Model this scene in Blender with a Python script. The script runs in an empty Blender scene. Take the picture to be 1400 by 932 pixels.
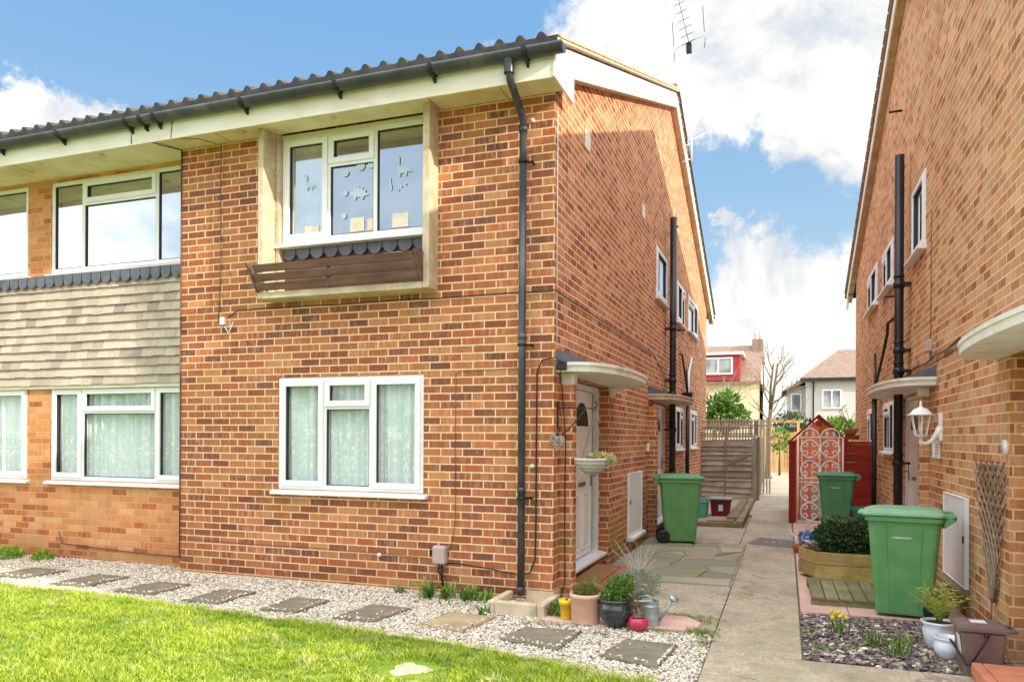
import bpy, bmesh, math, random
import numpy as np
from mathutils import Vector, Matrix, noise as mnoise
random.seed(7); RNG=np.random.default_rng(11)
sc=bpy.context.scene
COL=sc.collection
PI=math.pi
SUN=Vector((1.0,-0.25,0.385)).normalized()

# ------------------------------------------------------------------ nodes
class NT:
    def __init__(s,name):
        s.m=bpy.data.materials.new(name); s.m.use_nodes=True
        s.t=s.m.node_tree; s.n=s.t.nodes; s.l=s.t.links; s.n.clear()
        s.out=s.n.new('ShaderNodeOutputMaterial')
    def link(s,a,b): s.l.new(a,b)
    def new(s,t,**k):
        n=s.n.new(t)
        for a,b in k.items(): setattr(n,a,b)
        return n
    def inp(s,sock,v):
        if v is None: return
        if isinstance(v,bpy.types.NodeSocket): s.l.new(v,sock)
        else: sock.default_value=v
    def M(s,op,a,b=None,c=None,clamp=False):
        n=s.new('ShaderNodeMath',operation=op); n.use_clamp=clamp
        for i,v in enumerate((a,b,c)): 
            if v is not None: s.inp(n.inputs[i],v)
        return n.outputs[0]
    def mix(s,f,a,b,mode='MIX'):
        n=s.new('ShaderNodeMix',data_type='RGBA',blend_type=mode)
        s.inp(n.inputs[0],f)
        for i,v in ((6,a),(7,b)):
            if isinstance(v,tuple) and len(v)==3: v=(*v,1)
            s.inp(n.inputs[i],v)
        return n.outputs[2]
    def ramp(s,f,stops,interp='LINEAR'):
        n=s.new('ShaderNodeValToRGB'); r=n.color_ramp; r.interpolation=interp
        while len(r.elements)<len(stops): r.elements.new(0.5)
        for e,(p,c) in zip(r.elements,stops):
            e.position=p; e.color=(*c,1) if len(c)==3 else c
        s.inp(n.inputs[0],f); return n.outputs[0]
    def noise(s,vec,scale,detail=4,rough=.55,dist=0,dim='3D'):
        n=s.new('ShaderNodeTexNoise',noise_dimensions=dim)
        s.inp(n.inputs['Vector'],vec); n.inputs['Scale'].default_value=scale
        n.inputs['Detail'].default_value=detail; n.inputs['Roughness'].default_value=rough
        n.inputs['Distortion'].default_value=dist
        return n.outputs['Fac']
    def pos(s): 
        return s.new('ShaderNodeNewGeometry').outputs['Position']
    def obj(s): return s.new('ShaderNodeTexCoord').outputs['Object']
    def uv(s): return s.new('ShaderNodeTexCoord').outputs['UV']
    def island(s): return s.new('ShaderNodeNewGeometry').outputs['Random Per Island']
    def sstep(s,x,a,b):
        n=s.new('ShaderNodeMapRange',interpolation_type='SMOOTHSTEP')
        s.inp(n.inputs[0],x); n.inputs[1].default_value=a; n.inputs[2].default_value=b
        return n.outputs[0]
    def bump(s,h,strength=.3,dist=.01,normal=None):
        n=s.new('ShaderNodeBump'); n.inputs['Strength'].default_value=strength
        n.inputs['Distance'].default_value=dist; s.inp(n.inputs['Height'],h)
        if normal is not None: s.inp(n.inputs['Normal'],normal)
        return n.outputs[0]
    def bsdf(s,color,rough=.8,normal=None,metal=0,spec=.4,coat=0,trans=0,sub=0):
        b=s.new('ShaderNodeBsdfPrincipled')
        if isinstance(color,tuple) and len(color)==3: color=(*color,1)
        s.inp(b.inputs['Base Color'],color); s.inp(b.inputs['Roughness'],rough)
        b.inputs['Metallic'].default_value=metal; b.inputs['Specular IOR Level'].default_value=spec
        b.inputs['Coat Weight'].default_value=coat
        b.inputs['Transmission Weight'].default_value=trans
        if normal is not None: s.inp(b.inputs['Normal'],normal)
        return b.outputs[0]
    def done(s,sh): s.l.new(sh,s.out.inputs[0]); return s.m

def sepxyz(t,v):
    n=t.new('ShaderNodeSeparateXYZ'); t.inp(n.inputs[0],v); return n.outputs
def comb(t,x,y,z=0.0):
    n=t.new('ShaderNodeCombineXYZ'); t.inp(n.inputs[0],x); t.inp(n.inputs[1],y); t.inp(n.inputs[2],z); return n.outputs[0]

def brick_mat(name,pal,mortar,vary=.25,stain=(.5,.5,.5),green=0,mw=.0058,bump=.6):
    t=NT(name); uv=t.uv(); s=sepxyz(t,uv)
    w=t.noise(uv,9,2); w2=t.noise(uv,7.3,2)
    wob=t.noise(uv,48,4,.7); 
    v=t.M('ADD',s[1],t.M('MULTIPLY',t.M('SUBTRACT',w,.5),.004))
    u=t.M('ADD',s[0],t.M('MULTIPLY',t.M('SUBTRACT',w2,.5),.006))
    vr=t.M('DIVIDE',v,.075); row=t.M('FLOOR',vr); fv=t.M('FRACT',vr)
    rj=t.new('ShaderNodeTexWhiteNoise',noise_dimensions='1D'); t.inp(rj.inputs['W'],row)
    sh=t.M('MULTIPLY',t.M('FLOORED_MODULO',row,2.0),.5)
    sh=t.M('ADD',sh,t.M('MULTIPLY',rj.outputs[0],.09))
    ur=t.M('ADD',t.M('DIVIDE',u,.225),sh); col=t.M('FLOOR',ur); fu=t.M('FRACT',ur)
    du=t.M('MULTIPLY',t.M('MINIMUM',fu,t.M('SUBTRACT',1.0,fu)),.225)
    dv=t.M('MULTIPLY',t.M('MINIMUM',fv,t.M('SUBTRACT',1.0,fv)),.075)
    d=t.M('MINIMUM',du,dv); d=t.M('ADD',d,t.M('MULTIPLY',t.M('SUBTRACT',wob,.5),.0085))
    mask=t.sstep(d,mw-.0016,mw+.0014)
    wn=t.new('ShaderNodeTexWhiteNoise',noise_dimensions='2D'); t.inp(wn.inputs['Vector'],comb(t,col,row))
    stops=[(i/len(pal),c) for i,c in enumerate(pal)]
    c=t.ramp(wn.outputs['Value'],stops,'CONSTANT')
    sw=sepxyz(t,wn.outputs['Color'])
    # vertical kiln streaks and drag marks within each brick
    st=t.noise(comb(t,t.M('ADD',t.M('MULTIPLY',s[0],26.0),t.M('MULTIPLY',sw[1],90.0)),t.M('MULTIPLY',s[1],5.0)),1.0,3)
    c=t.mix(t.M('MULTIPLY',t.sstep(st,.45,.72),t.M('MULTIPLY',sw[2],.50)),c,(.80,.42,.26))
    c=t.mix(t.M('MULTIPLY',t.sstep(t.M('SUBTRACT',1.0,st),.50,.75),t.M('MULTIPLY',sw[0],.35)),c,(.20,.06,.05))
    b=t.M('ADD',1.0-vary,t.M('MULTIPLY',sw[1],2*vary))
    fine=t.noise(uv,160,3,.7)
    b=t.M('MULTIPLY',b,t.M('ADD',.78,t.M('MULTIPLY',fine,.44)))
    c=t.mix(1.0,c,comb(t,b,b,b),'MULTIPLY')
    mo=t.mix(t.noise(uv,22,3),mortar,tuple(x*.72 for x in mortar))
    c=t.mix(mask,mo,c)
    big=t.noise(uv,.55,5,.6)
    c=t.mix(t.M('MULTIPLY',t.sstep(big,.46,.72),.5),c,t.mix(1.0,c,stain,'MULTIPLY'))
    blo=t.noise(uv,3.1,4,.65)   # efflorescence bloom
    c=t.mix(t.M('MULTIPLY',t.sstep(blo,.60,.75),.16),c,(.72,.50,.36))
    stk=t.noise(comb(t,t.M('MULTIPLY',s[0],5.5),t.M('MULTIPLY',s[1],.35)),1.0,5,.6)
    c=t.mix(t.M('MULTIPLY',t.sstep(stk,.50,.72),.34),c,t.mix(1.0,c,(.60,.56,.52),'MULTIPLY'))
    c=t.mix(t.M('MULTIPLY',t.sstep(t.noise(uv,38,2),.70,.76),.5),c,(.84,.66,.50))
    damp=t.M('MULTIPLY',t.sstep(t.M('ADD',s[1],t.M('MULTIPLY',big,-.5)),.12,-.22),.55)
    c=t.mix(damp,c,t.mix(1.0,c,(.55,.5,.42),'MULTIPLY'))
    if green:
        g=t.M('MULTIPLY',t.sstep(t.M('ADD',s[1],t.M('MULTIPLY',blo,-.7)),.55,-.1),t.sstep(t.noise(uv,1.3,2),.42,.6))
        c=t.mix(t.M('MULTIPLY',g,green),c,(.30,.27,.05))
    h=t.M('ADD',t.M('MULTIPLY',mask,1.0),t.M('MULTIPLY',fine,.25))
    return t.done(t.bsdf(c,.86,t.bump(h,bump,.006),spec=.25))

def mat(name,c1,c2=None,scale=6,rough=.7,bump=0,bscale=60,spec=.4,metal=0,stain=None,island=False,detail=4,coat=0,bdist=.004,stretch=None):
    t=NT(name); p=t.obj()
    if stretch:
        mp=t.new('ShaderNodeMapping'); t.inp(mp.inputs[0],p); mp.inputs['Scale'].default_value=stretch; p=mp.outputs[0]
    c2=c2 or tuple(x*.8 for x in c1)
    f=t.sstep(t.noise(p,scale,detail,.6),.32,.68)
    c=t.mix(f,c1,c2)
    if island:
        i=t.island(); v=t.M('ADD',.7,t.M('MULTIPLY',i,.6)); c=t.mix(1.0,c,comb(t,v,v,v),'MULTIPLY')
    if stain:
        c=t.mix(t.M('MULTIPLY',t.sstep(t.noise(p,scale*.35+.7,5,.65),.5,.72),.7),c,stain)
    nrm=t.bump(t.noise(p,bscale,4,.65),bump,bdist) if bump else None
    r=t.M('ADD',rough-.06,t.M('MULTIPLY',t.noise(p,scale*2,2),.12)) if rough>.1 else rough
    return t.done(t.bsdf(c,r,nrm,metal,spec,coat))

def island_mat(name,stops,rough=.8,spec=.3,bump=0,bs=80,extra=None,trans=0):
    t=NT(name); i=t.island(); c=t.ramp(i,stops,'LINEAR'); p=t.pos()
    f=t.noise(p,40,3); v=t.M('ADD',.75,t.M('MULTIPLY',f,.5)); c=t.mix(1.0,c,comb(t,v,v,v),'MULTIPLY')
    if extra: c=t.mix(t.M('MULTIPLY',t.sstep(t.noise(p,extra[1],4,.6),.45,.68),extra[2]),c,extra[0])
    sh=t.bsdf(c,rough,t.bump(t.noise(p,bs,3),bump,.004) if bump else None,spec=spec)
    if trans:
        tr=t.new('ShaderNodeBsdfTranslucent'); t.inp(tr.inputs[0],c)
        mx=t.new('ShaderNodeMixShader'); mx.inputs[0].default_value=trans
        t.link(sh,mx.inputs[1]); t.link(tr.outputs[0],mx.inputs[2]); sh=mx.outputs[0]
    return t.done(sh)

def wood_mat(name,c1,c2,axis='x',green=None,rough=.8,grain=14):
    t=NT(name); p=t.obj(); mp=t.new('ShaderNodeMapping'); t.inp(mp.inputs[0],p)
    mp.inputs['Scale'].default_value={'x':(.06,1,1),'y':(1,.06,1),'z':(1,1,.06)}[axis]
    g=t.noise(mp.outputs[0],grain*3,4,.7,.6); i=t.island()
    c=t.mix(t.sstep(g,.3,.7),c1,c2); v=t.M('ADD',.72,t.M('MULTIPLY',i,.56)); c=t.mix(1.0,c,comb(t,v,v,v),'MULTIPLY')
    if green: c=t.mix(t.M('MULTIPLY',t.sstep(t.noise(p,3.0,4),.42,.66),.75),c,green)
    return t.done(t.bsdf(c,rough,t.bump(g,.5,.004),spec=.25))

def glass_mat(name,refl=.18,rough=.0,tint=(.9,.95,.93)):
    t=NT(name); g=t.new('ShaderNodeBsdfGlossy'); g.inputs['Roughness'].default_value=rough
    g.inputs['Color'].default_value=(.95,.97,1,1)
    nb=t.bump(t.noise(t.pos(),1.6,1),.02,.05); t.link(nb,g.inputs['Normal'])
    tr=t.new('ShaderNodeBsdfTransparent'); tr.inputs[0].default_value=(*tint,1)
    lw=t.new('ShaderNodeLayerWeight'); lw.inputs['Blend'].default_value=.5
    f=t.M('ADD',refl+.03,t.M('MULTIPLY',t.M('POWER',lw.outputs['Facing'],4.0),.9),clamp=True)
    mx=t.new('ShaderNodeMixShader'); t.link(f,mx.inputs[0]); t.link(tr.outputs[0],mx.inputs[1]); t.link(g.outputs[0],mx.inputs[2])
    return t.done(mx.outputs[0])

def net_mat(name):
    t=NT(name); uv=t.uv(); s=sepxyz(t,uv)
    vo=t.new('ShaderNodeTexVoronoi'); t.inp(vo.inputs['Vector'],uv); vo.inputs['Scale'].default_value=16
    fl=t.sstep(vo.outputs['Distance'],.42,.25)
    low=t.sstep(s[1],1.68,1.55)
    fl=t.M('MULTIPLY',fl,low)
    c=t.mix(fl,(.84,.95,.91),(1.0,1.0,1.0))
    d=t.new('ShaderNodeBsdfDiffuse'); t.inp(d.inputs[0],c)
    tl=t.new('ShaderNodeBsdfTranslucent'); t.inp(tl.inputs[0],c)
    a=t.new('ShaderNodeMixShader'); a.inputs[0].default_value=.10; t.link(d.outputs[0],a.inputs[1]); t.link(tl.outputs[0],a.inputs[2])
    tr=t.new('ShaderNodeBsdfTransparent'); op=t.M('ADD',.92,t.M('MULTIPLY',fl,.15))
    b=t.new('ShaderNodeMixShader'); t.link(op,b.inputs[0]); t.link(tr.outputs[0],b.inputs[1]); t.link(a.outputs[0],b.inputs[2])
    return t.done(b.outputs[0])

ORNG=[(.43,.135,.058),(.38,.105,.045),(.47,.17,.07),(.27,.078,.045),(.34,.098,.048),(.44,.155,.068),(.205,.072,.052),(.40,.125,.055),(.50,.215,.095),(.32,.09,.046),(.24,.075,.048),(.42,.145,.065),(.37,.12,.056)]
ORNG=[(a*1.10,b*1.14,c*1.12) for a,b,c in ORNG]
MT={}
MT['brick']=brick_mat('brick_front',ORNG,(1.0,.72,.40),.16,(.85,.78,.7),mw=.0066)
MT['brick_side']=brick_mat('brick_side',[(.48,.155,.065),(.53,.195,.085),(.41,.12,.052),(.56,.24,.11),(.31,.092,.058),(.50,.18,.08),(.60,.28,.135)],(1.0,.72,.42),.15,(.85,.78,.7),green=.7,mw=.0066)
MT['brick_left']=brick_mat('brick_left',[(.66,.27,.10),(.70,.32,.14),(.62,.24,.09),(.72,.36,.17),(.46,.13,.05),(.68,.30,.12),(.70,.33,.15),(.58,.20,.07)],(.78,.44,.20),.10,(.85,.8,.7))
MT['brick_right']=brick_mat('brick_right',[(.58,.28,.13),(.63,.33,.17),(.54,.24,.11),(.65,.37,.21),(.40,.14,.06),(.60,.31,.16),(.47,.20,.09),(.61,.35,.20)],(1.0,.68,.36),.15,(.86,.8,.72),green=.35,mw=.0064)
MT['step_brick']=brick_mat('brick_step',[(.52,.14,.06),(.58,.19,.09),(.46,.12,.06)],(.55,.34,.22),.12,(.8,.7,.6),mw=.004)
MT['upvc']=mat('white_upvc',(.92,.91,.92),(.86,.85,.86),4,.32,spec=.5)
MT['white_paint']=mat('white_paint',(.86,.84,.79),(.78,.74,.66),6,.55,.25,40,stain=(.52,.47,.34),detail=8)
MT['cream_paint']=mat('cream_paint',(.86,.82,.70),(.78,.70,.54),5,.6,.25,60,stain=(.58,.50,.34),stretch=(.35,1,1),detail=8)
MT['cream_concrete']=mat('cream_concrete',(.70,.58,.41),(.54,.43,.29),7,.85,.5,50,stain=(.34,.28,.17),detail=9)
MT['soffit']=mat('soffit_paint',(.84,.75,.54),(.74,.62,.40),2.6,.65,.15,40,stain=(.56,.44,.24),detail=8)
MT['gasket']=mat('dark_gasket',(.03,.03,.035),rough=.6)
MT['black_plastic']=mat('black_plastic',(.012,.011,.012),(.02,.018,.018),8,.4)
MT['grey_plastic']=mat('grey_plastic',(.032,.036,.042),(.055,.06,.066),5,.32,.1,60,spec=.5,stain=(.12,.12,.11))
MT['dark_iron']=mat('dark_iron',(.02,.018,.018),(.04,.03,.028),20,.5,.2,60)
MT['glass']=glass_mat('window_glass',.02,tint=(1,1,1))
MT['glass_sky']=glass_mat('window_glass_sky',.5,tint=(.6,.65,.68))
MT['glass_bay']=glass_mat('window_glass_bay',.46,tint=(.85,.88,.9))
MT['far_pane']=mat('far_window_pane',(.16,.18,.19),(.45,.46,.45),1.2,.25)
MT['net']=net_mat('net_curtain')
MT['window_backing']=mat('white_blind',(.85,.86,.88),(.78,.8,.82),1.5,.7)
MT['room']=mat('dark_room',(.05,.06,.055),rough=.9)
MT['tile']=island_mat('hung_tile',[(0,(.46,.36,.29)),(.3,(.57,.46,.37)),(.6,(.64,.53,.43)),(.9,(.52,.42,.34)),(1,(.34,.28,.24))],.85,.2,.4,70,((.34,.29,.24),1.3,.55))
MT['slate_tile']=mat('scallop_tile',(.105,.115,.15),(.16,.165,.20),9,.55,.3,50)
MT['roof_tile']=mat('roof_tile',(.055,.052,.055),(.095,.088,.085),9,.8,.4,60,stain=(.16,.14,.11))
MT['roof_brown']=mat('roof_brown',(.24,.15,.11),(.32,.22,.16),5,.85,.4,30)
MT['verge']=mat('verge_mortar',(.66,.54,.38),(.5,.4,.28),14,.85,.5,50)
MT['lead']=mat('grey_lead',(.07,.08,.10),(.13,.14,.16),6,.6)
MT['iron_cover']=mat('rusty_grey_iron',(.15,.125,.115),(.25,.21,.19),30,.7,.8,140)
MT['brown_board']=mat('brown_board',(.13,.062,.045),(.20,.11,.085),14,.6,.25,60,stretch=(.2,1,1))
MT['green_bin']=mat('green_bin',(.10,.30,.095),(.14,.35,.13),5,.45,.25,120,spec=.45,stain=(.19,.30,.15),detail=9)
MT['green_bin_light']=mat('green_bin_lid',(.15,.38,.19),(.27,.48,.32),4,.45,.2,120,spec=.45,stain=(.24,.34,.21),detail=9)
MT['green_bin_dark']=mat('green_bin_dark',(.06,.23,.10),(.09,.28,.13),3,.45,.2,120,stain=(.13,.24,.12))
MT['green_box']=mat('green_box',(.03,.19,.13),(.05,.23,.16),4,.45)
MT['teal_box']=mat('teal_box',(.09,.36,.33),(.13,.42,.4),4,.45)
MT['maroon_box']=mat('maroon_box',(.14,.012,.02),(.18,.02,.03),4,.35)
MT['brown_bin']=mat('brown_bin',(.175,.105,.09),(.21,.135,.12),4,.5,.1,140)
MT['white_mark']=mat('white_marking',(.85,.86,.84),rough=.6)
MT['terracotta']=mat('terracotta',(.70,.40,.27),(.78,.50,.36),5,.75,.2,60,stretch=(1,1,3))
MT['terracotta_red']=mat('terracotta_red',(.42,.13,.06),(.50,.2,.1),6,.75,.2,60)
MT['black_glaze']=mat('black_glaze',(.012,.018,.025),(.03,.04,.05),8,.12,.15,30,spec=.8,coat=.5)
MT['yellow_glaze']=mat('yellow_glaze',(.85,.58,.01),(.80,.52,.01),5,.3,spec=.6)
MT['pink_glaze']=mat('pink_glaze',(.62,.035,.10),(.56,.03,.09),5,.25,spec=.6,coat=.4)
MT['white_glaze']=mat('white_glaze',(.78,.79,.84),(.70,.72,.78),5,.25,spec=.6)
MT['blue_glaze']=mat('blue_glaze',(.04,.14,.42),(.06,.2,.5),5,.25,spec=.6)
MT['galv']=mat('galvanised',(.33,.37,.38),(.47,.51,.52),14,.42,.1,40,metal=.35)
MT['soil']=mat('potting_soil',(.045,.025,.016),(.09,.055,.035),40,.95,.9,90,bdist=.02)
MT['wicker']=island_mat('wicker',[(0,(.30,.27,.23)),(1,(.62,.58,.52))],.8)
MT['chain']=mat('chain_metal',(.25,.25,.26),rough=.4,metal=.6)
MT['red_wood']=wood_mat('red_stained_wood',(.29,.022,.012),(.36,.04,.02),'x')
MT['red_post']=wood_mat('red_post_wood',(.26,.02,.012),(.33,.035,.02),'z')
MT['orange_wood']=wood_mat('orange_shed_wood',(.85,.20,.08),(.90,.28,.12),'z')
MT['grey_wood']=wood_mat('weathered_wood',(.30,.235,.205),(.52,.44,.39),'x',(.27,.24,.15))
MT['grey_wood_v']=wood_mat('weathered_wood_post',(.27,.215,.18),(.38,.31,.26),'z',(.22,.20,.12))
MT['honey_wood']=wood_mat('honey_fence_wood',(.60,.33,.13),(.72,.45,.20),'z')
MT['timber']=wood_mat('old_timber',(.24,.17,.09),(.34,.26,.15),'y',(.18,.15,.06))
MT['timber_x']=wood_mat('old_timber_x',(.20,.14,.08),(.30,.23,.13),'x',(.16,.14,.05))
MT['planter_wood']=wood_mat('planter_wood',(.36,.26,.09),(.48,.36,.15),'x',(.24,.21,.04))
MT['pallet_wood']=wood_mat('pallet_wood',(.20,.17,.09),(.29,.25,.14),'y',(.15,.16,.06))
MT['trellis_wood']=wood_mat('trellis_wood',(.17,.115,.075),(.30,.22,.15),'z')
MT['picket']=mat('pale_picket',(.62,.56,.44),(.52,.46,.35),8,.8)
MT['white_iron']=mat('white_iron',(.93,.93,.91),(.88,.88,.85),8,.4)
MT['slab']=mat('stepping_stone',(.18,.15,.10),(.25,.21,.15),9,.9,.7,40,stain=(.115,.10,.07),bdist=.012,detail=8)
MT['slab_tan']=mat('stepping_stone_tan',(.46,.35,.20),(.36,.27,.16),4,.9,.5,30,stain=(.28,.22,.14),bdist=.012)
MT['crazy']=island_mat('crazy_paving',[(0,(.21,.20,.165)),(.2,(.36,.33,.22)),(.4,(.26,.245,.20)),(.55,(.46,.42,.31)),(.7,(.29,.27,.21)),(.85,(.44,.30,.22)),(1,(.34,.32,.22))],.85,.25,.7,45,((.27,.27,.09),1.5,.55))
MT['pink_tile']=mat('pink_paving',(.60,.36,.29),(.68,.45,.37),2.2,.8,.3,60,stain=(.45,.30,.24))
MT['red_step']=mat('red_step_paint',(.36,.07,.04),(.46,.12,.07),6,.6,.3,40)
MT['mat_coir']=mat('coir_mat',(.26,.12,.045),(.34,.17,.07),30,.95,.6,200)
MT['step_tile']=mat('brick_step_orange',(.62,.24,.13),(.54,.19,.10),8,.75,.3,60)
MT['render_cream']=mat('cream_render',(.86,.72,.46),(.8,.66,.42),.8,.85)
MT['render_grey']=mat('pebbledash',(.70,.64,.58),(.60,.55,.5),20,.9,.6,40)
MT['dormer_red']=mat('red_dormer',(.33,.035,.03),(.38,.05,.04),4,.7)
MT['bark']=mat('bark',(.10,.07,.035),(.20,.15,.08),12,.9,.6,30)
MT['twig']=mat('pale_twig',(.40,.32,.22),(.28,.2,.14),12,.9)
MT['meter']=mat('pink_grey_plastic',(.55,.42,.40),(.5,.38,.36),8,.6)
MT['sticker']=mat('window_sticker',(.50,.66,.78),(.58,.72,.82),8,.7)
MT['toy']=mat('pale_box',(.82,.66,.5),(.9,.8,.66),8,.8)
L=lambda n,st,**k: island_mat(n,st,.6,.3,trans=k.get('tr',.3))
MT['leaf_dark']=L('leaf_dark',[(0,(.02,.06,.015)),(.5,(.045,.11,.03)),(.9,(.12,.20,.08)),(1,(.30,.30,.14))])
MT['leaf_mid']=L('leaf_mid',[(0,(.06,.15,.02)),(.6,(.15,.29,.045)),(1,(.34,.46,.11))])
MT['leaf_bright']=L('leaf_bright',[(0,(.16,.34,.02)),(1,(.42,.62,.08))])
MT['leaf_heather']=L('leaf_heather',[(0,(.20,.13,.05)),(.5,(.24,.26,.06)),(1,(.36,.40,.12))])
MT['leaf_silver']=L('leaf_silver',[(0,(.22,.27,.17)),(1,(.52,.55,.42))])
MT['leaf_palm']=L('leaf_palm',[(0,(.26,.36,.04)),(1,(.62,.66,.16))])
MT['leaf_yellow']=L('leaf_yellow',[(0,(.42,.40,.14)),(1,(.70,.62,.32))])
MT['moss']=L('moss',[(0,(.16,.20,.03)),(1,(.34,.42,.07))])
MT['straw']=island_mat('dry_straw',[(0,(.6,.52,.42)),(1,(.82,.76,.68))],.8)
MT['daffodil']=mat('daffodil_yellow',(.85,.66,.03),rough=.6)
def blade_mat():
    t=NT('grass_blade'); i=t.island(); p=t.pos()
    c=t.ramp(i,[(0,(.24,.38,.015)),(.45,(.44,.60,.03)),(.8,(.66,.76,.10)),(1,(.84,.80,.40))])
    c=t.mix(t.M('MULTIPLY',t.sstep(t.noise(p,1.7,5,.65),.46,.64),.55),c,(.20,.40,.02))
    c=t.mix(t.M('MULTIPLY',t.sstep(t.noise(p,3.4,4,.6),.54,.68),.6),c,(.80,.76,.34))
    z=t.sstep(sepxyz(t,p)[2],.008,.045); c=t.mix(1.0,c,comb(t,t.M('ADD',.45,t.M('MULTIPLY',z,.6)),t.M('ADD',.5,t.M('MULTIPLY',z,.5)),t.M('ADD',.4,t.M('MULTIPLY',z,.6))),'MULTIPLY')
    sh=t.bsdf(c,.6,spec=.25); tr=t.new('ShaderNodeBsdfTranslucent'); t.inp(tr.inputs[0],c)
    mx=t.new('ShaderNodeMixShader'); mx.inputs[0].default_value=.3; t.link(sh,mx.inputs[1]); t.link(tr.outputs[0],mx.inputs[2])
    return t.done(mx.outputs[0])
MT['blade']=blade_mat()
MT['leaf_litter']=island_mat('leaf_litter',[(0,(.13,.07,.03)),(.6,(.30,.17,.07)),(1,(.45,.32,.14))],.9)
MT['pebble']=island_mat('pebble',[(0,(.30,.24,.18)),(.14,(.56,.48,.38)),(.35,(.66,.58,.47)),(.65,(.76,.69,.58)),(.85,(.84,.79,.71)),(.94,(.56,.46,.35)),(1,(.22,.18,.15))],.8,.3)
MT['slate_chip']=island_mat('slate_chip',[(0,(.06,.045,.045)),(.35,(.15,.115,.115)),(.6,(.22,.17,.165)),(.8,(.36,.27,.22)),(.93,(.62,.50,.38)),(1,(.80,.70,.58))],.7,.35)

def ground_mats():
    t=NT('concrete_aggregate'); p=t.pos()
    vo=t.new('ShaderNodeTexVoronoi'); t.inp(vo.inputs['Vector'],p); vo.inputs['Scale'].default_value=62
    s=sepxyz(t,vo.outputs['Color'])
    st=t.ramp(s[0],[(0,(.22,.18,.13)),(.3,(.42,.36,.28)),(.6,(.54,.47,.37)),(.86,(.64,.57,.46)),(.93,(.88,.84,.76)),(1,(.95,.92,.86))])
    c=t.mix(t.sstep(vo.outputs['Distance'],.10,.5),st,(.46,.375,.27))
    near=t.sstep(sepxyz(t,p)[1],3.5,-.3)
    c=t.mix(t.M('ADD',.35,t.M('MULTIPLY',near,.65)),(.53,.435,.33),c)
    sp=t.noise(p,26,3,.8); c=t.mix(.8,c,comb(t,*[t.M('ADD',.15,t.M('MULTIPLY',sp,1.7))]*3),'MULTIPLY')
    c=t.mix(t.M('MULTIPLY',t.sstep(t.noise(p,1.1,6,.65),.42,.7),.7),c,(.28,.235,.165))
    c=t.mix(t.M('MULTIPLY',t.sstep(t.noise(p,2.6,5,.6),.52,.75),.5),c,(.54,.48,.39))
    c=t.mix(t.M('MULTIPLY',t.sstep(t.noise(p,.7,3,.6),.5,.66),.3),c,(.27,.26,.11))
    wv=t.new('ShaderNodeVectorMath',operation='ADD'); nn_=t.new('ShaderNodeTexNoise'); t.link(p,nn_.inputs['Vector']); nn_.inputs['Scale'].default_value=2.2; nn_.inputs['Detail'].default_value=6
    sc_=t.new('ShaderNodeVectorMath',operation='SCALE'); t.link(nn_.outputs['Color'],sc_.inputs[0]); sc_.inputs['Scale'].default_value=.55; t.link(p,wv.inputs[0]); t.link(sc_.outputs[0],wv.inputs[1])
    cv=t.new('ShaderNodeTexVoronoi'); cv.feature='DISTANCE_TO_EDGE'; t.link(wv.outputs[0],cv.inputs['Vector']); cv.inputs['Scale'].default_value=.55
    ck=t.M('MULTIPLY',t.sstep(cv.outputs['Distance'],.009,.002),t.sstep(t.noise(p,1.3,2),.38,.48))
    c=t.mix(t.M('MULTIPLY',ck,.45),c,(.12,.095,.06))
    blot=t.noise(p,6.5,6,.7); c=t.mix(t.M('MULTIPLY',t.sstep(blot,.52,.68),.55),c,(.24,.20,.145))
    h=t.M('ADD',vo.outputs['Distance'],t.noise(p,30,3))
    MT['concrete']=t.done(t.bsdf(c,.9,t.bump(h,.5,.006),spec=.2))
    t=NT('soil_earth'); p=t.pos(); c=t.mix(t.noise(p,4,5),(.16,.12,.08),(.28,.22,.15))
    MT['earth']=t.done(t.bsdf(c,.95,t.bump(t.noise(p,40,4),.6,.02),spec=.1))
    t=NT('gravel_bed_base'); p=t.pos()
    vo=t.new('ShaderNodeTexVoronoi'); t.inp(vo.inputs['Vector'],p); vo.inputs['Scale'].default_value=55
    s=sepxyz(t,vo.outputs['Color']); c=t.ramp(s[0],[(0,(.36,.29,.21)),(.5,(.66,.58,.47)),(1,(.86,.82,.75))])
    c=t.mix(t.sstep(vo.outputs['Distance'],.25,.55),c,(.20,.155,.11))
    MT['gravelbase']=t.done(t.bsdf(c,.9,t.bump(t.M('SUBTRACT',1.0,vo.outputs['Distance']),.8,.012),spec=.2))
    t=NT('lawn_base'); p=t.pos(); c=t.mix(t.noise(p,9,5,.7),(.13,.22,.02),(.30,.42,.05))
    c=t.mix(t.sstep(t.noise(p,1.4,4),.5,.7),c,(.44,.46,.14))
    MT['lawn']=t.done(t.bsdf(c,.95,t.bump(t.noise(p,70,3),.8,.02),spec=.1))
    t=NT('sandy_ground'); p=t.pos(); c=t.mix(t.noise(p,5,6,.7),(.34,.25,.18),(.50,.39,.29))
    MT['sand']=t.done(t.bsdf(c,.95,t.bump(t.noise(p,60,4),.6,.01),spec=.1))
ground_mats()
MT['joint']=mat('paving_joint',(.40,.36,.26),(.22,.22,.12),6,.95,.5,40)
MT['rough_grass']=mat('rough_grass',(.20,.22,.11),(.30,.28,.18),.6,.95,.5,20)

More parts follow.
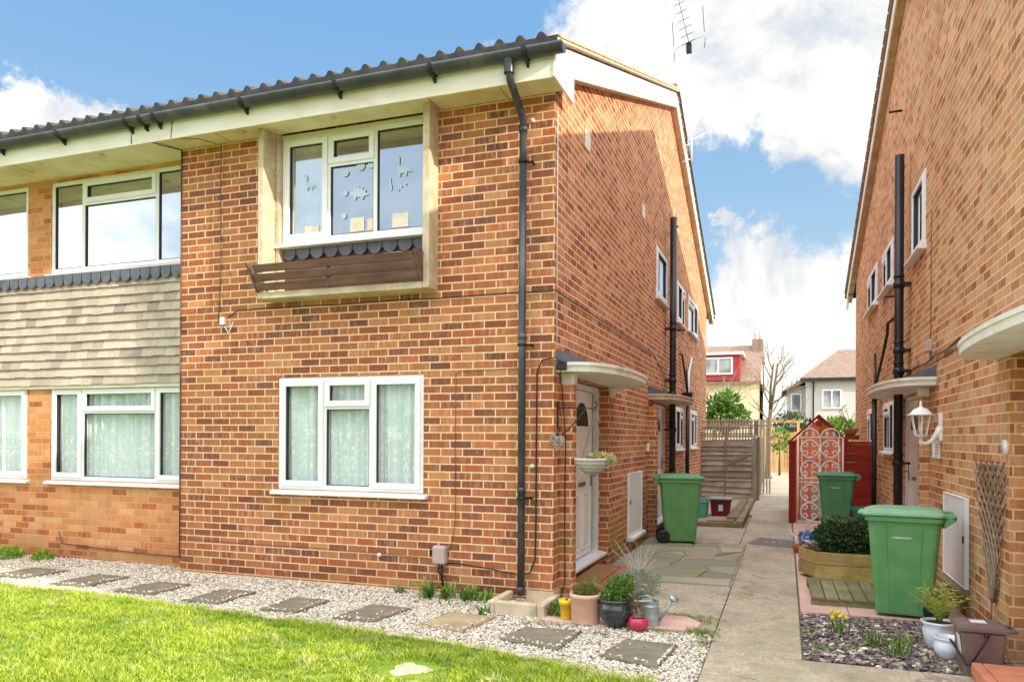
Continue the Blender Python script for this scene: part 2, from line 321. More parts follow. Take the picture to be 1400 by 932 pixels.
# ------------------------------------------------------------------ mesh builder
class MB:
    def __init__(s,T=None): s.v=[];s.f=[];s.mi=[];s.T=T;s.sm=[]
    def add(s,vs,fs,m=0,smooth=False):
        b=len(s.v)
        s.v.extend([s.T(*p) for p in vs] if s.T else [tuple(p) for p in vs])
        for f in fs: s.f.append([i+b for i in f]); s.mi.append(m); s.sm.append(smooth)
    def box(s,x0,x1,y0,y1,z0,z1,m=0):
        s.add([(x0,y0,z0),(x1,y0,z0),(x1,y1,z0),(x0,y1,z0),(x0,y0,z1),(x1,y0,z1),(x1,y1,z1),(x0,y1,z1)],
              [(0,3,2,1),(4,5,6,7),(0,1,5,4),(1,2,6,5),(2,3,7,6),(3,0,4,7)],m)
    def hexa(s,p,m=0):
        s.add(p,[(0,3,2,1),(4,5,6,7),(0,1,5,4),(1,2,6,5),(2,3,7,6),(3,0,4,7)],m)
    def quad(s,a,b,c,d,m=0): s.add([a,b,c,d],[(0,1,2,3)],m)
    def prism(s,poly,z0,z1,m=0,ax=2):
        n=len(poly)
        def P(x,y,z): return (x,y,z) if ax==2 else ((x,z,y) if ax==1 else (z,x,y))
        s.add([P(x,y,z0) for x,y in poly]+[P(x,y,z1) for x,y in poly],
              [tuple(range(n))[::-1],tuple(range(n,2*n))]+[(i,(i+1)%n,n+(i+1)%n,n+i) for i in range(n)],m)
    def bar(s,a,b,w,h,m=0,up=(0,0,1)):
        a=Vector(a);b=Vector(b);d=(b-a).normalized();u=Vector(up)
        if abs(d.dot(u))>.98:u=Vector((1,0,0))
        sd=d.cross(u).normalized()*w/2; up_=sd.normalized().cross(d)*h/2
        p=[a-sd-up_,a+sd-up_,b+sd-up_,b-sd-up_,a-sd+up_,a+sd+up_,b+sd+up_,b-sd+up_]
        s.hexa([tuple(q) for q in p],m)
    def tube(s,pts,r,n=8,m=0,cap=True):
        pts=[Vector(p) for p in pts]; N=len(pts)
        rs=r if isinstance(r,(list,tuple)) else [r]*N
        vs=[];prev=None
        for i,p in enumerate(pts):
            d=(pts[min(i+1,N-1)]-pts[max(i-1,0)]).normalized()
            if prev is None:
                a=Vector((0,0,1)) if abs(d.z)<.9 else Vector((1,0,0)); u=d.cross(a).normalized()
            else: u=(prev-d*prev.dot(d)).normalized()
            prev=u; w=d.cross(u)
            for k in range(n):
                an=2*PI*k/n; vs.append(tuple(p+u*math.cos(an)*rs[i]+w*math.sin(an)*rs[i]))
        fs=[(i*n+k,i*n+(k+1)%n,(i+1)*n+(k+1)%n,(i+1)*n+k) for i in range(N-1) for k in range(n)]
        if cap: fs+=[tuple(range(n))[::-1],tuple(range((N-1)*n,N*n))]
        s.add(vs,fs,m,True)
    def lathe(s,c,prof,n=28,m=0,fx=None):
        cx,cy,cz=c; vs=[]
        for r,z in prof:
            for k in range(n):
                a=2*PI*k/n; q=(r if fx is None else fx(r,z,a)); vs.append((cx+q*math.cos(a),cy+q*math.sin(a),cz+z))
        fs=[(i*n+k,i*n+(k+1)%n,(i+1)*n+(k+1)%n,(i+1)*n+k) for i in range(len(prof)-1) for k in range(n)]
        s.add(vs,fs,m,True)
    def disc(s,c,r,n=24,m=0,bump=0):
        cx,cy,cz=c; s.add([(cx,cy,cz+bump)]+[(cx+r*math.cos(2*PI*k/n),cy+r*math.sin(2*PI*k/n),cz) for k in range(n)],[(0,1+k,1+(k+1)%n) for k in range(n)],m)
    def build(s,name,mats,parent=None,bevel=0,recalc=True,org=None,uv=True,seg=2):
        me=bpy.data.meshes.new(name)
        o=org if org is not None else (Vector(parent['_o']) if parent is not None and '_o' in parent else Vector((0,0,0)))
        me.from_pydata([(x-o[0],y-o[1],z-o[2]) for x,y,z in s.v],[],s.f)
        me.polygons.foreach_set('material_index',s.mi); me.polygons.foreach_set('use_smooth',s.sm)
        if not isinstance(mats,(list,tuple)): mats=[mats]
        for m in mats: me.materials.append(MT[m] if isinstance(m,str) else m)
        if recalc:
            bm=bmesh.new(); bm.from_mesh(me); bmesh.ops.recalc_face_normals(bm,faces=bm.faces); bm.to_mesh(me); bm.free()
        if uv: boxuv(me,o)
        ob=bpy.data.objects.new(name,me); COL.objects.link(ob)
        if parent is not None:
            ob.parent=parent; ob['_o']=list(o)
        else:
            ob.location=o; ob['_o']=list(o)
        if bevel:
            b=ob.modifiers.new('bevel','BEVEL'); b.width=bevel; b.segments=seg; b.limit_method='ANGLE'; b.angle_limit=.6
        return ob
def split_build(mb,name,mats,parent,bevel=0):
    par=list(range(len(mb.v)))
    def find(a):
        while par[a]!=a: par[a]=par[par[a]]; a=par[a]
        return a
    for f in mb.f:
        for k in f[1:]: par[find(k)]=find(f[0])
    groups={}
    for i,f in enumerate(mb.f): groups.setdefault(find(f[0]),[]).append(i)
    for fi in groups.values():
        used=sorted({v for i in fi for v in mb.f[i]}); mp={v:k for k,v in enumerate(used)}
        n=MB(); n.v=[mb.v[v] for v in used]; n.f=[[mp[v] for v in mb.f[i]] for i in fi]; n.mi=[mb.mi[i] for i in fi]; n.sm=[mb.sm[i] for i in fi]
        n.build(name,mats,parent,bevel)
def boxuv(me,o):
    lay=me.uv_layers.new(name='UVMap'); 
    nl=len(me.loops); vi=np.empty(nl,dtype=np.int32); me.loops.foreach_get('vertex_index',vi)
    co=np.empty(len(me.vertices)*3); me.vertices.foreach_get('co',co); co=co.reshape(-1,3)+np.array(o)
    nf=len(me.polygons); nr=np.empty(nf*3); me.polygons.foreach_get('normal',nr); nr=np.abs(nr.reshape(-1,3))
    lt=np.empty(nf,dtype=np.int32); me.polygons.foreach_get('loop_total',lt)
    ln=np.repeat(nr,lt,axis=0); P=co[vi]
    uv=np.where((ln[:,2]>ln[:,0])[:,None]&(ln[:,2]>ln[:,1])[:,None],P[:,[0,1]],np.where((ln[:,0]>ln[:,1])[:,None],P[:,[1,2]],P[:,[0,2]]))
    lay.data.foreach_set('uv',uv.ravel())

def thing(name,label,cat,loc,group=None):
    o=bpy.data.objects.new(name,None); COL.objects.link(o); o.location=loc; o['_o']=list(loc)
    o.empty_display_size=.1
    return tag(o,label,cat,group)
def tag(o,label,cat,group=None):
    o['label']=label;o['category']=cat
    if group:o['group']=group
    return o
def struct(o): o['kind']='structure'; return o
def stuff(o,label,cat): o['kind']='stuff'; o['label']=label;o['category']=cat; return o
def dup(o,loc=None,rz=None,label=None,parent=None):
    c=o.copy(); COL.objects.link(c)
    if parent is not None: c.parent=parent
    for ch in list(o.children): dup(ch,parent=c)
    if loc is not None: c.location=loc
    if rz is not None: c.rotation_euler=(0,0,rz)
    if label: c['label']=label
    return c
def np_mesh(name,verts,faces,material,nv,smooth=False):
    """verts (N,3); faces (F,nv)"""
    me=bpy.data.meshes.new(name); me.vertices.add(len(verts)); me.vertices.foreach_set('co',verts.astype(np.float32).ravel())
    F=len(faces); me.loops.add(F*nv); me.loops.foreach_set('vertex_index',faces.astype(np.int32).ravel())
    me.polygons.add(F); me.polygons.foreach_set('loop_start',np.arange(0,F*nv,nv,dtype=np.int32)); 
    me.polygons.foreach_set('use_smooth',np.full(F,smooth)); me.update(calc_edges=True); me.validate()
    me.materials.append(MT[material]); o=bpy.data.objects.new(name,me); COL.objects.link(o); return o

# frames: (u along wall, d outwards, z)
FRONT=lambda u,d,z:(u,-d,z)
LEFTU=lambda u,d,z:(u,.25-d,z)
SIDE=lambda u,d,z:(d,u,z)
W=3.45
RIGHT=lambda u,d,z:(W-d,u,z)

def wall(mb,u0,u1,z0,z1,holes=(),d=0,rev=.09,m=0):
    us=sorted({u0,u1,*[h[0] for h in holes],*[h[1] for h in holes]}); zs=sorted({z0,z1,*[h[2] for h in holes],*[h[3] for h in holes]})
    us=[u for u in us if u0<=u<=u1]; zs=[z for z in zs if z0<=z<=z1]
    for a,b in zip(us,us[1:]):
        for c,e in zip(zs,zs[1:]):
            mu,mz=(a+b)/2,(c+e)/2
            if any(h[0]<mu<h[1] and h[2]<mz<h[3] for h in holes): continue
            mb.quad((a,d,c),(b,d,c),(b,d,e),(a,d,e),m)
    for h in holes:
        r=h[4] if len(h)>4 else rev
        a,b,c,e=h[:4]
        if c>z0: mb.quad((a,d,c),(b,d,c),(b,d-r,c),(a,d-r,c),m)
        mb.quad((a,d,e),(b,d,e),(b,d-r,e),(a,d-r,e),m)
        mb.quad((a,d,c),(a,d-r,c),(a,d-r,e),(a,d,e),m)
        mb.quad((b,d,c),(b,d-r,c),(b,d-r,e),(b,d,e),m)

def rim(mb,a,b,c,e,w,d0,d1,m=0):
    mb.box(a,a+w,d0,d1,c,e,m); mb.box(b-w,b,d0,d1,c,e,m)
    mb.box(a+w,b-w,d0,d1,c,c+w,m); mb.box(a+w,b-w,d0,d1,e-w,e,m)

def window(parent,fr,u0,u1,z0,z1,cols,glass='glass',curtain='net',d=-.03,sill=.09,fan_h=.27,silld=None,sashes=(),label=None,name='window'):
    """cols: list of (fraction, kind) kind: F fixed/casement, T fanlight over fixed"""
    mb=MB(fr); B=.05; dp=.06
    rim(mb,u0,u1,z0,z1,B,d-dp,d)
    wi=u1-u0-2*B; n=len(cols); mul=.045; tot=sum(c[0] for c in cols); x=u0+B; panes=[]
    for i,(f,k) in enumerate(cols):
        w=(wi-mul*(n-1))*f/tot; a,b=x,x+w; x=b
        if i<n-1: mb.box(b,b+mul,d-dp,d,z0+B,z1-B); x=b+mul
        zb,zt=z0+B,z1-B
        if k=='T':
            zf=z1-fan_h*(z1-z0); mb.box(a,b,d-dp,d-.001,zf-.022,zf+.022)
            rim(mb,a-.014,b+.014,zf+.008,zt+.014,.058,d+.001,d+.018)
            panes.append((a+.044,b-.044,zf+.066,zt-.044)); panes.append((a+.008,b-.008,zb+.008,zf-.03))
        elif k=='S':
            rim(mb,a-.014,b+.014,zb-.014,zt+.014,.058,d+.001,d+.018)
            panes.append((a+.044,b-.044,zb+.044,zt-.044))
        else: panes.append((a+.008,b-.008,zb+.008,zt-.008))
    for p in panes: rim(mb,p[0]-.0085,p[1]+.0085,p[2]-.0085,p[3]+.0085,.0085,d-.04,d-.006,1)
    w=mb.build(name,['upvc','gasket'],parent,.003,seg=1)
    if label: w['label']=label
    for p in panes:
        g=MB(fr); g.quad((p[0]-.004,d-.025,p[2]-.004),(p[1]+.004,d-.025,p[2]-.004),(p[1]+.004,d-.025,p[3]+.004),(p[0]-.004,d-.025,p[3]+.004)); g.build('pane',glass,w,uv=False)
    if curtain:
        g=MB(fr); N=int((u1-u0)*70); cs=[]
        ph=random.random()*9
        for i in range(N+1):
            u=u0+.03+(u1-u0-.06)*i/N
            dd=.030*math.sin(u*48+3*math.sin(u*7+ph)+2*math.sin(u*2.3+ph))+.010*math.sin(u*110+4*math.sin(u*5+ph))
            cs.append((u,dd))
        if curtain=='net':
            for (a,da),(b,db) in zip(cs,cs[1:]):
                g.add([(a,d-.095+da*.6,z0+.02),(b,d-.095+db*.6,z0+.02),(b,d-.095+db,z1),(a,d-.095+da,z1)],[(0,1,2,3)],0,True)
            g.build('curtain','net',w)
        else:
            zb=z0 if curtain=='window_backing' else z0
            g.quad((u0,d-.14,zb),(u1,d-.14,zb),(u1,d-.14,z1),(u0,d-.14,z1)); g.build('window_backing','window_backing' if curtain=='window_backing' else 'room',w)  # room variant is a sheet painted dark for the unlit interior, else white blind
    if sill:
        s=MB(fr); e=.05; sd=silld if silld is not None else sill
        s.add([(u0-e,d-.02,z0-.001),(u1+e,d-.02,z0-.001),(u1+e,sd,z0-.022),(u0-e,sd,z0-.022),(u0-e,d-.02,z0-.05),(u1+e,d-.02,z0-.05),(u1+e,sd,z0-.05),(u0-e,sd,z0-.05)],
              [(0,1,2,3),(4,7,6,5),(3,2,6,7),(0,4,5,1),(1,5,6,2),(0,3,7,4)])
        s.build('sill','upvc',w,.003,seg=1)
    return w

# =========================================================== SETTING
def sheet(name,poly,z,m):
    mb=MB(); mb.add([(x,y,z) for x,y in poly],[tuple(range(len(poly)))]); o=mb.build(name,m,recalc=False); return struct(o)
sheet('ground',[(-400,-400),(400,-400),(400,400),(-400,400)],-.02,'rough_grass')
def edgeY(x):
    xs=[-14,-5.53,-4.15,-3.08,-2.24,-1.49,-.78,-.14,.47,1.06,1.5]; ys=[-1.0,-1.08,-1.09,-1.2,-1.28,-1.34,-1.41,-1.50,-1.64,-1.86,-2.0]
    return float(np.interp(x,xs,ys))
xs=np.linspace(-14,1.47,60)
lawnpoly=[(x,edgeY(x)-.06) for x in xs]+[(1.47,-14),(-14,-14)]
sheet('lawn',lawnpoly,.012,'lawn')
gp=[(x,edgeY(x)) for x in xs]+[(1.45,-.6),(.62,-.66),(.05,-.62),(.05,0.02),(-14,.3)]
sheet('gravel_bed',gp,.0,'gravelbase')
# concrete edging strip along the lawn
mb=MB(); seg=.62; x=-7.9
while x<1.3:
    a,b=x,min(x+seg-.008,1.44)
    ya,yb=edgeY(a),edgeY(b)
    mb.hexa([(a,ya-.06,-.01),(b,yb-.06,-.01),(b,yb-.005,-.01),(a,ya-.005,-.01),(a,ya-.06,.028),(b,yb-.06,.028),(b,yb-.005,.028),(a,ya-.005,.028)])
    x+=seg
struct(mb.build('lawn_edging','cream_concrete',bevel=.006))
# concrete slabs (separate pours with small joints)
mb=MB()
def slabc(x0,x1,y0,y1,z=.02): mb.box(x0,x1,y0,y1,-.01,z)
slabc(1.47,2.095,-1.03,.52); slabc(1.47,6.5,-2.6,-1.04,.019); slabc(1.47,6.5,-12,-2.61,.017)
slabc(.40,1.462,-.14,1.44,.021) if False else None
slabc(.02,1.462,.0,1.44,.018); slabc(1.47,2.095,.528,4.72,.02)
slabc(.02,1.36,4.80,6.85,.019); slabc(1.368,2.095,4.73,9.2,.0195); slabc(1.30,2.095,9.21,15,.018); slabc(1.25,2.1,15.01,30,.018)
struct(mb.build('concrete_path','concrete',bevel=.006))
mb=MB(); mb.prism([(.62,-.62),(1.30,-.50),(1.34,-.24),(1.20,-.03),(.10,-.03),(.06,-.57)],-.01,.024)
o=mb.build('pink_concrete_slab','pink_tile',bevel=.006); struct(o)
mb=MB(); mb.box(1.21,1.462,-.44,-.008,-.01,.014); struct(mb.build('path_corner_patch','concrete'))
# crazy paving patio
def crazy():
    mb=MB(); nx,ny=4,8; x0,x1,y0,y1=.04,1.455,1.50,4.76
    P={}
    for i in range(nx+1):
        for j in range(ny+1):
            jx=0 if i in(0,nx) else random.uniform(-.09,.09); jy=0 if j in(0,ny) else random.uniform(-.11,.11)
            P[i,j]=(x0+(x1-x0)*i/nx+jx,y0+(y1-y0)*j/ny+jy)
    done=set()
    def poly(pts):
        cx=sum(p[0] for p in pts)/len(pts);cy=sum(p[1] for p in pts)/len(pts)
        q=[]
        n=len(pts)
        for k in range(n):
            a=pts[k];b=pts[(k+1)%n]
            for s in (0,.33,.66):
                x=a[0]+(b[0]-a[0])*s;y=a[1]+(b[1]-a[1])*s
                L=math.hypot(x-cx,y-cy); f=(L-.016-random.random()*.010)/L
                q.append((cx+(x-cx)*f,cy+(y-cy)*f))
        mb.prism(q,-.01,.02+random.uniform(-.003,.004))
    for j in range(ny):
        i=0
        while i<nx:
            if i<nx-1 and random.random()<.35:
                poly([P[i,j],P[i+1,j],P[i+2,j],P[i+2,j+1],P[i+1,j+1],P[i,j+1]]); i+=2
            elif random.random()<.25:
                poly([P[i,j],P[i+1,j],P[i+1,j+1]]); poly([P[i,j],P[i+1,j+1],P[i,j+1]]); i+=1
            else:
                poly([P[i,j],P[i+1,j],P[i+1,j+1],P[i,j+1]]); i+=1
    return mb.build('crazy_paving','crazy',bevel=.004,seg=1)
struct(crazy())
sheet('patio_joints',[(.0,1.44),(1.462,1.44),(1.462,4.8),(.0,4.8)],.006,'joint')
# pink tile patio
mb=MB()
for (a,b,c,e) in [(2.11,2.50,.49,1.30),(2.505,3.43,.49,1.30),(2.11,2.72,1.305,2.35),(2.725,3.43,1.305,2.35),(2.11,2.72,2.355,3.4),(2.725,3.43,2.355,3.4),(2.11,2.72,3.405,4.6),(2.725,3.43,3.405,4.6),(2.11,2.72,4.605,6.2),(2.725,3.43,4.605,6.2),(2.11,2.72,6.205,8.4),(2.725,3.43,6.205,8.4)]:
    mb.box(a,b,c,e,-.01,.03+random.uniform(-.001,.002))
struct(mb.build('pink_paving','pink_tile',bevel=.004))
sheet('slate_bed',[(2.1,-1.03),(3.45,-1.03),(3.45,.48),(2.1,.48)],.0,'earth')
sheet('sandy_yard',[(.0,6.86),(1.29,6.86),(1.27,12.9),(.0,12.9)],.05,'sand')
# manhole cover
o=thing('manhole_cover','grey metal inspection cover set flush in the concrete path','manhole cover',(1.78,5.1,.02))
mb=MB(); q=[(1.47,4.84),(2.05,4.62),(2.12,5.42),(1.60,5.62)]; mb.prism(q,.015,.027); mb.build('cover_plate','iron_cover',o,.003)
mb=MB()
for k in range(3):
    mb.box(1.70+k*.1,1.74+k*.1,5.06,5.14,.0275,.031)
split_build(mb,'lifting_key_plate','galv',o)

# ---- grass blades
def grass():
    n=210000
    X=RNG.uniform(-7.6,1.45,n*2); 
    E_=np.interp(X,[-14,-5.53,-4.15,-3.08,-2.24,-1.49,-.78,-.14,.47,1.06,1.5],[-1.0,-1.08,-1.09,-1.2,-1.28,-1.34,-1.41,-1.50,-1.64,-1.86,-2.0])
    depth=3.3-(X+7.6)/9.05*1.6
    Y=E_-.030-RNG.uniform(0,1,n*2)*depth
    X=X[:n];Y=Y[:n]
    pn=np.array([mnoise.noise((x*2.2,y*2.2,0)) for x,y in zip(X[::1],Y[::1])])
    near=np.exp(-((np.interp(X,[-14,-5.53,-4.15,-3.08,-2.24,-1.49,-.78,-.14,.47,1.06,1.5],[-1.0,-1.08,-1.09,-1.2,-1.28,-1.34,-1.41,-1.50,-1.64,-1.86,-2.0])-Y)/.12)**1)
    p2=np.array([mnoise.noise((x*9,y*9,4)) for x,y in zip(X,Y)])
    keepg=(p2+.35*pn)>RNG.uniform(-1.1,-.15,n)
    h=.031*(1+.7*pn+.8*np.clip(p2,-.6,1))*RNG.uniform(.45,1.5,n)+near*.016
    h=np.where(keepg,h,h*.25)
    # a worn bald patch around the buried stone
    dd=np.hypot((X+.33)/1.5,(Y+2.16)); h*=np.clip((dd-.12)/.15,.25,1)
    w=RNG.uniform(.0016,.0036,n); a=RNG.uniform(0,2*PI,n); la=RNG.uniform(0,2*PI,n); ln=h*RNG.uniform(.2,1.3,n)
    dx,dy=np.cos(a)*w,np.sin(a)*w; lx,ly=np.cos(la)*ln,np.sin(la)*ln
    V=np.empty((n,5,3)); z0=np.full(n,.010)
    V[:,0]=np.c_[X-dx,Y-dy,z0];V[:,1]=np.c_[X+dx,Y+dy,z0]
    V[:,2]=np.c_[X+dx*.8+lx*.35,Y+dy*.8+ly*.35,z0+h*.6];V[:,3]=np.c_[X-dx*.8+lx*.35,Y-dy*.8+ly*.35,z0+h*.6]
    V[:,4]=np.c_[X+lx,Y+ly,z0+h]
    b=np.arange(n)[:,None]*5
    F=np.concatenate([b+np.array([[0,1,2]]),b+np.array([[0,2,3]]),b+np.array([[3,2,4]])],0)
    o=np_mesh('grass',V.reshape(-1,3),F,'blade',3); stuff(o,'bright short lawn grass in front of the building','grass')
grass()
# ---- pebbles
_ico=None
def ico():
    global _ico
    if _ico is None:
        bm=bmesh.new(); bmesh.ops.create_icosphere(bm,subdivisions=1,radius=1); 
        _ico=(np.array([v.co[:] for v in bm.verts]),np.array([[v.index for v in f.verts] for f in bm.faces])); bm.free()
    return _ico
def pebbles(name,XY,zs,size,flat,material,smooth):
    v,f=ico(); n=len(XY)
    S=RNG.uniform(.55,1.35,(n,1,1))*size*RNG.uniform(.7,1.3,(n,1,3)); S[:,:,2]*=flat
    J=1+RNG.uniform(-.22,.22,(n,len(v),1))
    V=v[None]*J*S
    # random tilt
    a=RNG.uniform(0,2*PI,n); b=RNG.normal(0,.35,n)
    x,y,z=V[:,:,0],V[:,:,1],V[:,:,2]
    y2=y*np.cos(b)[:,None]-z*np.sin(b)[:,None]; z2=y*np.sin(b)[:,None]+z*np.cos(b)[:,None]
    x3=x*np.cos(a)[:,None]-y2*np.sin(a)[:,None]; y3=x*np.sin(a)[:,None]+y2*np.cos(a)[:,None]
    V=np.stack([x3+XY[:,0:1],y3+XY[:,1:2],z2+zs[:,None]],2)
    F=(np.arange(n)[:,None,None]*len(v)+f[None]).reshape(-1,3)
    return np_mesh(name,V.reshape(-1,3),F,material,3,smooth)
STONES=[[(0.77,-1.47),(0.86,-0.97),(1.25,-1.03),(1.20,-1.59)],[(-.03,-1.30),(0.04,-0.91),(0.50,-0.86),(0.46,-1.42)],[(-0.78,-1.14),(-0.74,-0.65),(-0.30,-0.66),(-0.36,-1.20)],
 [(-1.55,-1.19),(-1.50,-0.62),(-1.10,-0.64),(-1.18,-1.16)],[(-2.31,-1.15),(-2.33,-0.62),(-1.95,-0.62),(-1.95,-1.12)],[(-3.21,-1.10),(-3.20,-0.56),(-2.82,-0.54),(-2.80,-1.08)],
 [(-4.12,-1.0),(-4.08,-0.49),(-3.68,-0.47),(-3.66,-.98)],[(-5.02,-.97),(-5.02,-0.40),(-4.56,-0.38),(-4.58,-0.94)],[(-6.05,-.85),(-6.0,-0.33),(-5.52,-0.33),(-5.55,-0.82)]]
def inpoly(X,Y,p,grow=0):
    c=np.mean(p,0); inside=np.ones(len(X),bool); n=len(p)
    # orient
    A=sum(p[i][0]*p[(i+1)%n][1]-p[(i+1)%n][0]*p[i][1] for i in range(n)); sg=1 if A>0 else -1
    for i in range(n):
        a=p[i];b=p[(i+1)%n]; L=math.hypot(b[0]-a[0],b[1]-a[1])
        cr=((b[0]-a[0])*(Y-a[1])-(b[1]-a[1])*(X-a[0]))*sg/L
        inside&=cr>-grow
    return inside
def gravel():
    n=72000
    X=RNG.uniform(-8.2,1.46,n)
    E_=np.array([edgeY(x) for x in X]); top=np.where(X<-4.25,.24,np.where(X<.05,-.005,np.where(X<.62,-.60,-.58)))
    top=np.where(X>1.3,-.5,top)
    Y=RNG.uniform(0,1,n)*(top-E_-.0)+E_+.0
    dens=(top-E_)/1.4; keep=RNG.uniform(0,1,n)<dens
    for s in STONES: keep&=~(inpoly(X,Y,s,-.02)&(RNG.uniform(0,1,n)>.004))
    onst=np.zeros(n,bool)
    for s in STONES: onst|=inpoly(X,Y,s,-.01)
    keep&=~((X>-.25)&(X<.12)&(Y>-.5))
    X,Y,onst=X[keep],Y[keep],onst[keep]
    layer=RNG.uniform(0,1,len(X))**2*.016
    # banked up against the wall
    bank=np.clip((Y-(np.where(X<-4.25,.24,0)-.35))/.35,0,1)*.03*(X<0)
    o=pebbles('gravel',np.c_[X,Y],.006+layer+bank+onst*.034,.0092,.75,'pebble',False)
    stuff(o,'cream and white gravel chippings between the stepping stones','gravel')
gravel()
def slatechips():
    n=4200; X=RNG.uniform(2.12,3.42,n);Y=RNG.uniform(-1.01,.46,n)
    o=pebbles('slate_chippings',np.c_[X,Y],.006+RNG.uniform(0,.02,n),.021,.28,'slate_chip',False)
    stuff(o,'plum and grey slate chippings in the small bed','slate chippings')
    n=420; X=RNG.uniform(2.12,3.42,n);Y=RNG.uniform(-1.01,.46,n)
    return
slatechips()
def debris():
    mb=MB()
    for k in range(230):
        x=random.uniform(-7,3.3); y=random.choice((random.gauss(-.25,.25),random.uniform(-1.4,.4)))
        if x>1.5 and random.random()<.45: continue
        z=.045; a=random.uniform(0,6.3); l=random.uniform(.012,.028); w_=l*.35; c,s_=math.cos(a),math.sin(a)
        y=max(min(y,-.04),-1.3)
        mb.add([(x,y,z),(x+l*c*.5-w_*s_,y+l*s_*.5+w_*c,z+.008),(x+l*c,y+l*s_,z+.002),(x+l*c*.5+w_*s_,y+l*s_*.5-w_*c,z+.006)],[(0,1,2,3)])
    o=mb.build('fallen_leaves','leaf_litter',recalc=False); stuff(o,'small dead brown leaves and bits scattered over gravel and path','leaf litter')
debris()
SL=['grey brown stepping stone beside the end of the gravel, nearest the concrete path','weathered flat stepping stone just in front of the drain surround','pale tan sandstone stepping stone, the only light coloured one','dark stepping stone below the leafy clumps with white pebbles lying on it','dark wet-looking stepping stone in front of the lower window, right of centre','dark stepping stone in gravel below the left edge of the lower window','dark stepping stone just right of the step in the brick wall','stepping stone in front of the recessed left wall, second from the left','stepping stone by the weeds at the left end of the gravel']
for i,p in enumerate(STONES):
    c=np.mean(p,0); q=[]
    for k in range(4):
        a=p[k];b=p[(k+1)%4]
        for s in np.arange(0,1,.2): q.append((a[0]+(b[0]-a[0])*s+random.uniform(-.008,.008),a[1]+(b[1]-a[1])*s+random.uniform(-.008,.008)))
    mb=MB(); mb.prism(q,-.005,.036); o=mb.build('stepping_stone','slab_tan' if i==2 else 'slab',bevel=.008,org=Vector((c[0],c[1],0)))
    tag(o,SL[i],'stepping stone','stepping stones laid across the gravel')
mb=MB(); mb.lathe((-.33,-2.16,-.01),[(.16,0),(.16,.014),(.12,.024),(.0,.028)],20,fx=lambda r,z,a:r*(1+.2*math.sin(3*a+1)+.1*math.sin(7*a))); o=mb.build('buried_stone','cream_concrete',org=Vector((-.33,-2.16,0)))
tag(o,'pale half buried stone showing in the lawn','stone')

# =========================================================== MAIN HOUSE
XL=-12.5
H=thing('brick_building','two storey brick maisonette block with white windows and a white front door','building',(0,0,0))
# front centre block wall
win1=(-2.99,-1.31,.985,2.14)
mb=MB(FRONT)
wall(mb,-4.27,0,-.05,4.70,[(*win1,.12),(-3.03,-1.24,2.99,4.70,.30)])
mb.T=None
mb.quad((-4.27,0,-.05),(-4.27,.25,-.05),(-4.27,.25,4.7),(-4.27,0,4.7))
mb.build('front_wall','brick',H,recalc=False)
# small concrete plinth
mb=MB(); mb.box(-4.29,-.0,-.012,0,-.05,.055); mb.box(-.25,.012,-.0125,.2,-.05,.135); mb.build('plinth','cream_concrete',H)
# left unit wall
mb=MB(LEFTU)
LW=[(-6.52,-4.27,.985,2.12),(-9.6,-6.91,.985,2.12)]; UW=[(-6.52,-4.27,3.51,4.62),(-9.6,-6.91,3.51,4.62)]
wall(mb,XL,-4.27,-.05,2.13,[(*h,.12) for h in LW]); 
wall(mb,XL,-4.27,3.44,4.70,[(*h,.12) for h in UW]); wall(mb,XL,-4.27,2.13,3.44)
mb.build('left_wall','brick_left',H,recalc=False)
# side wall with gable
D2=(5.18,7.67); D1=(.30,2.31)
sw=[(5.72,6.83,3.83,4.66),(8.2,9.35,3.80,4.58),(10.0,11.75,3.86,4.62),(7.95,9.2,1.34,2.14),(10.5,11.7,1.34,2.16)]
mb=MB(SIDE)
wall(mb,0,14.0,-.05,4.70,[(*h,.07) for h in sw]+[(D1[0],D1[1],-.05,2.13,.19),(D2[0],D2[1],-.05,2.13,.19)])
RY0,RZ0,RYr,RZr,RY1,RZ1=-.5,4.87,7.2,7.74,14.75,4.90
mb.T=None
mb.add([(0,0,4.70),(0,14.0,4.70),(0,14.0,4.98),(0,RYr,RZr-.10),(0,0,4.98)],[(0,1,2,3,4)])
# rear and far side walls
mb.quad((0,14,-.05),(XL,14,-.05),(XL,14,4.98),(0,14,4.98)); 
mb.add([(XL,.25,-.05),(XL,14,-.05),(XL,14,4.98),(XL,RYr,RZr-.1),(XL,.25,4.98)],[(0,1,2,3,4)])
# little brick pier flanking the first door and the second one
mb.box(.002,.125,.22,.33,-.05,2.02); mb.box(.002,.13,5.06,5.17,-.05,2.02)
mb.build('side_wall','brick_side',H,recalc=False)
# floors inside (keep rooms dark)
mb=MB(); mb.box(XL+.05,-.15,.45,13.9,2.45,2.6); mb.box(XL+.05,-.15,.45,13.9,4.72,4.8); mb.build('inner_floor','room',H)
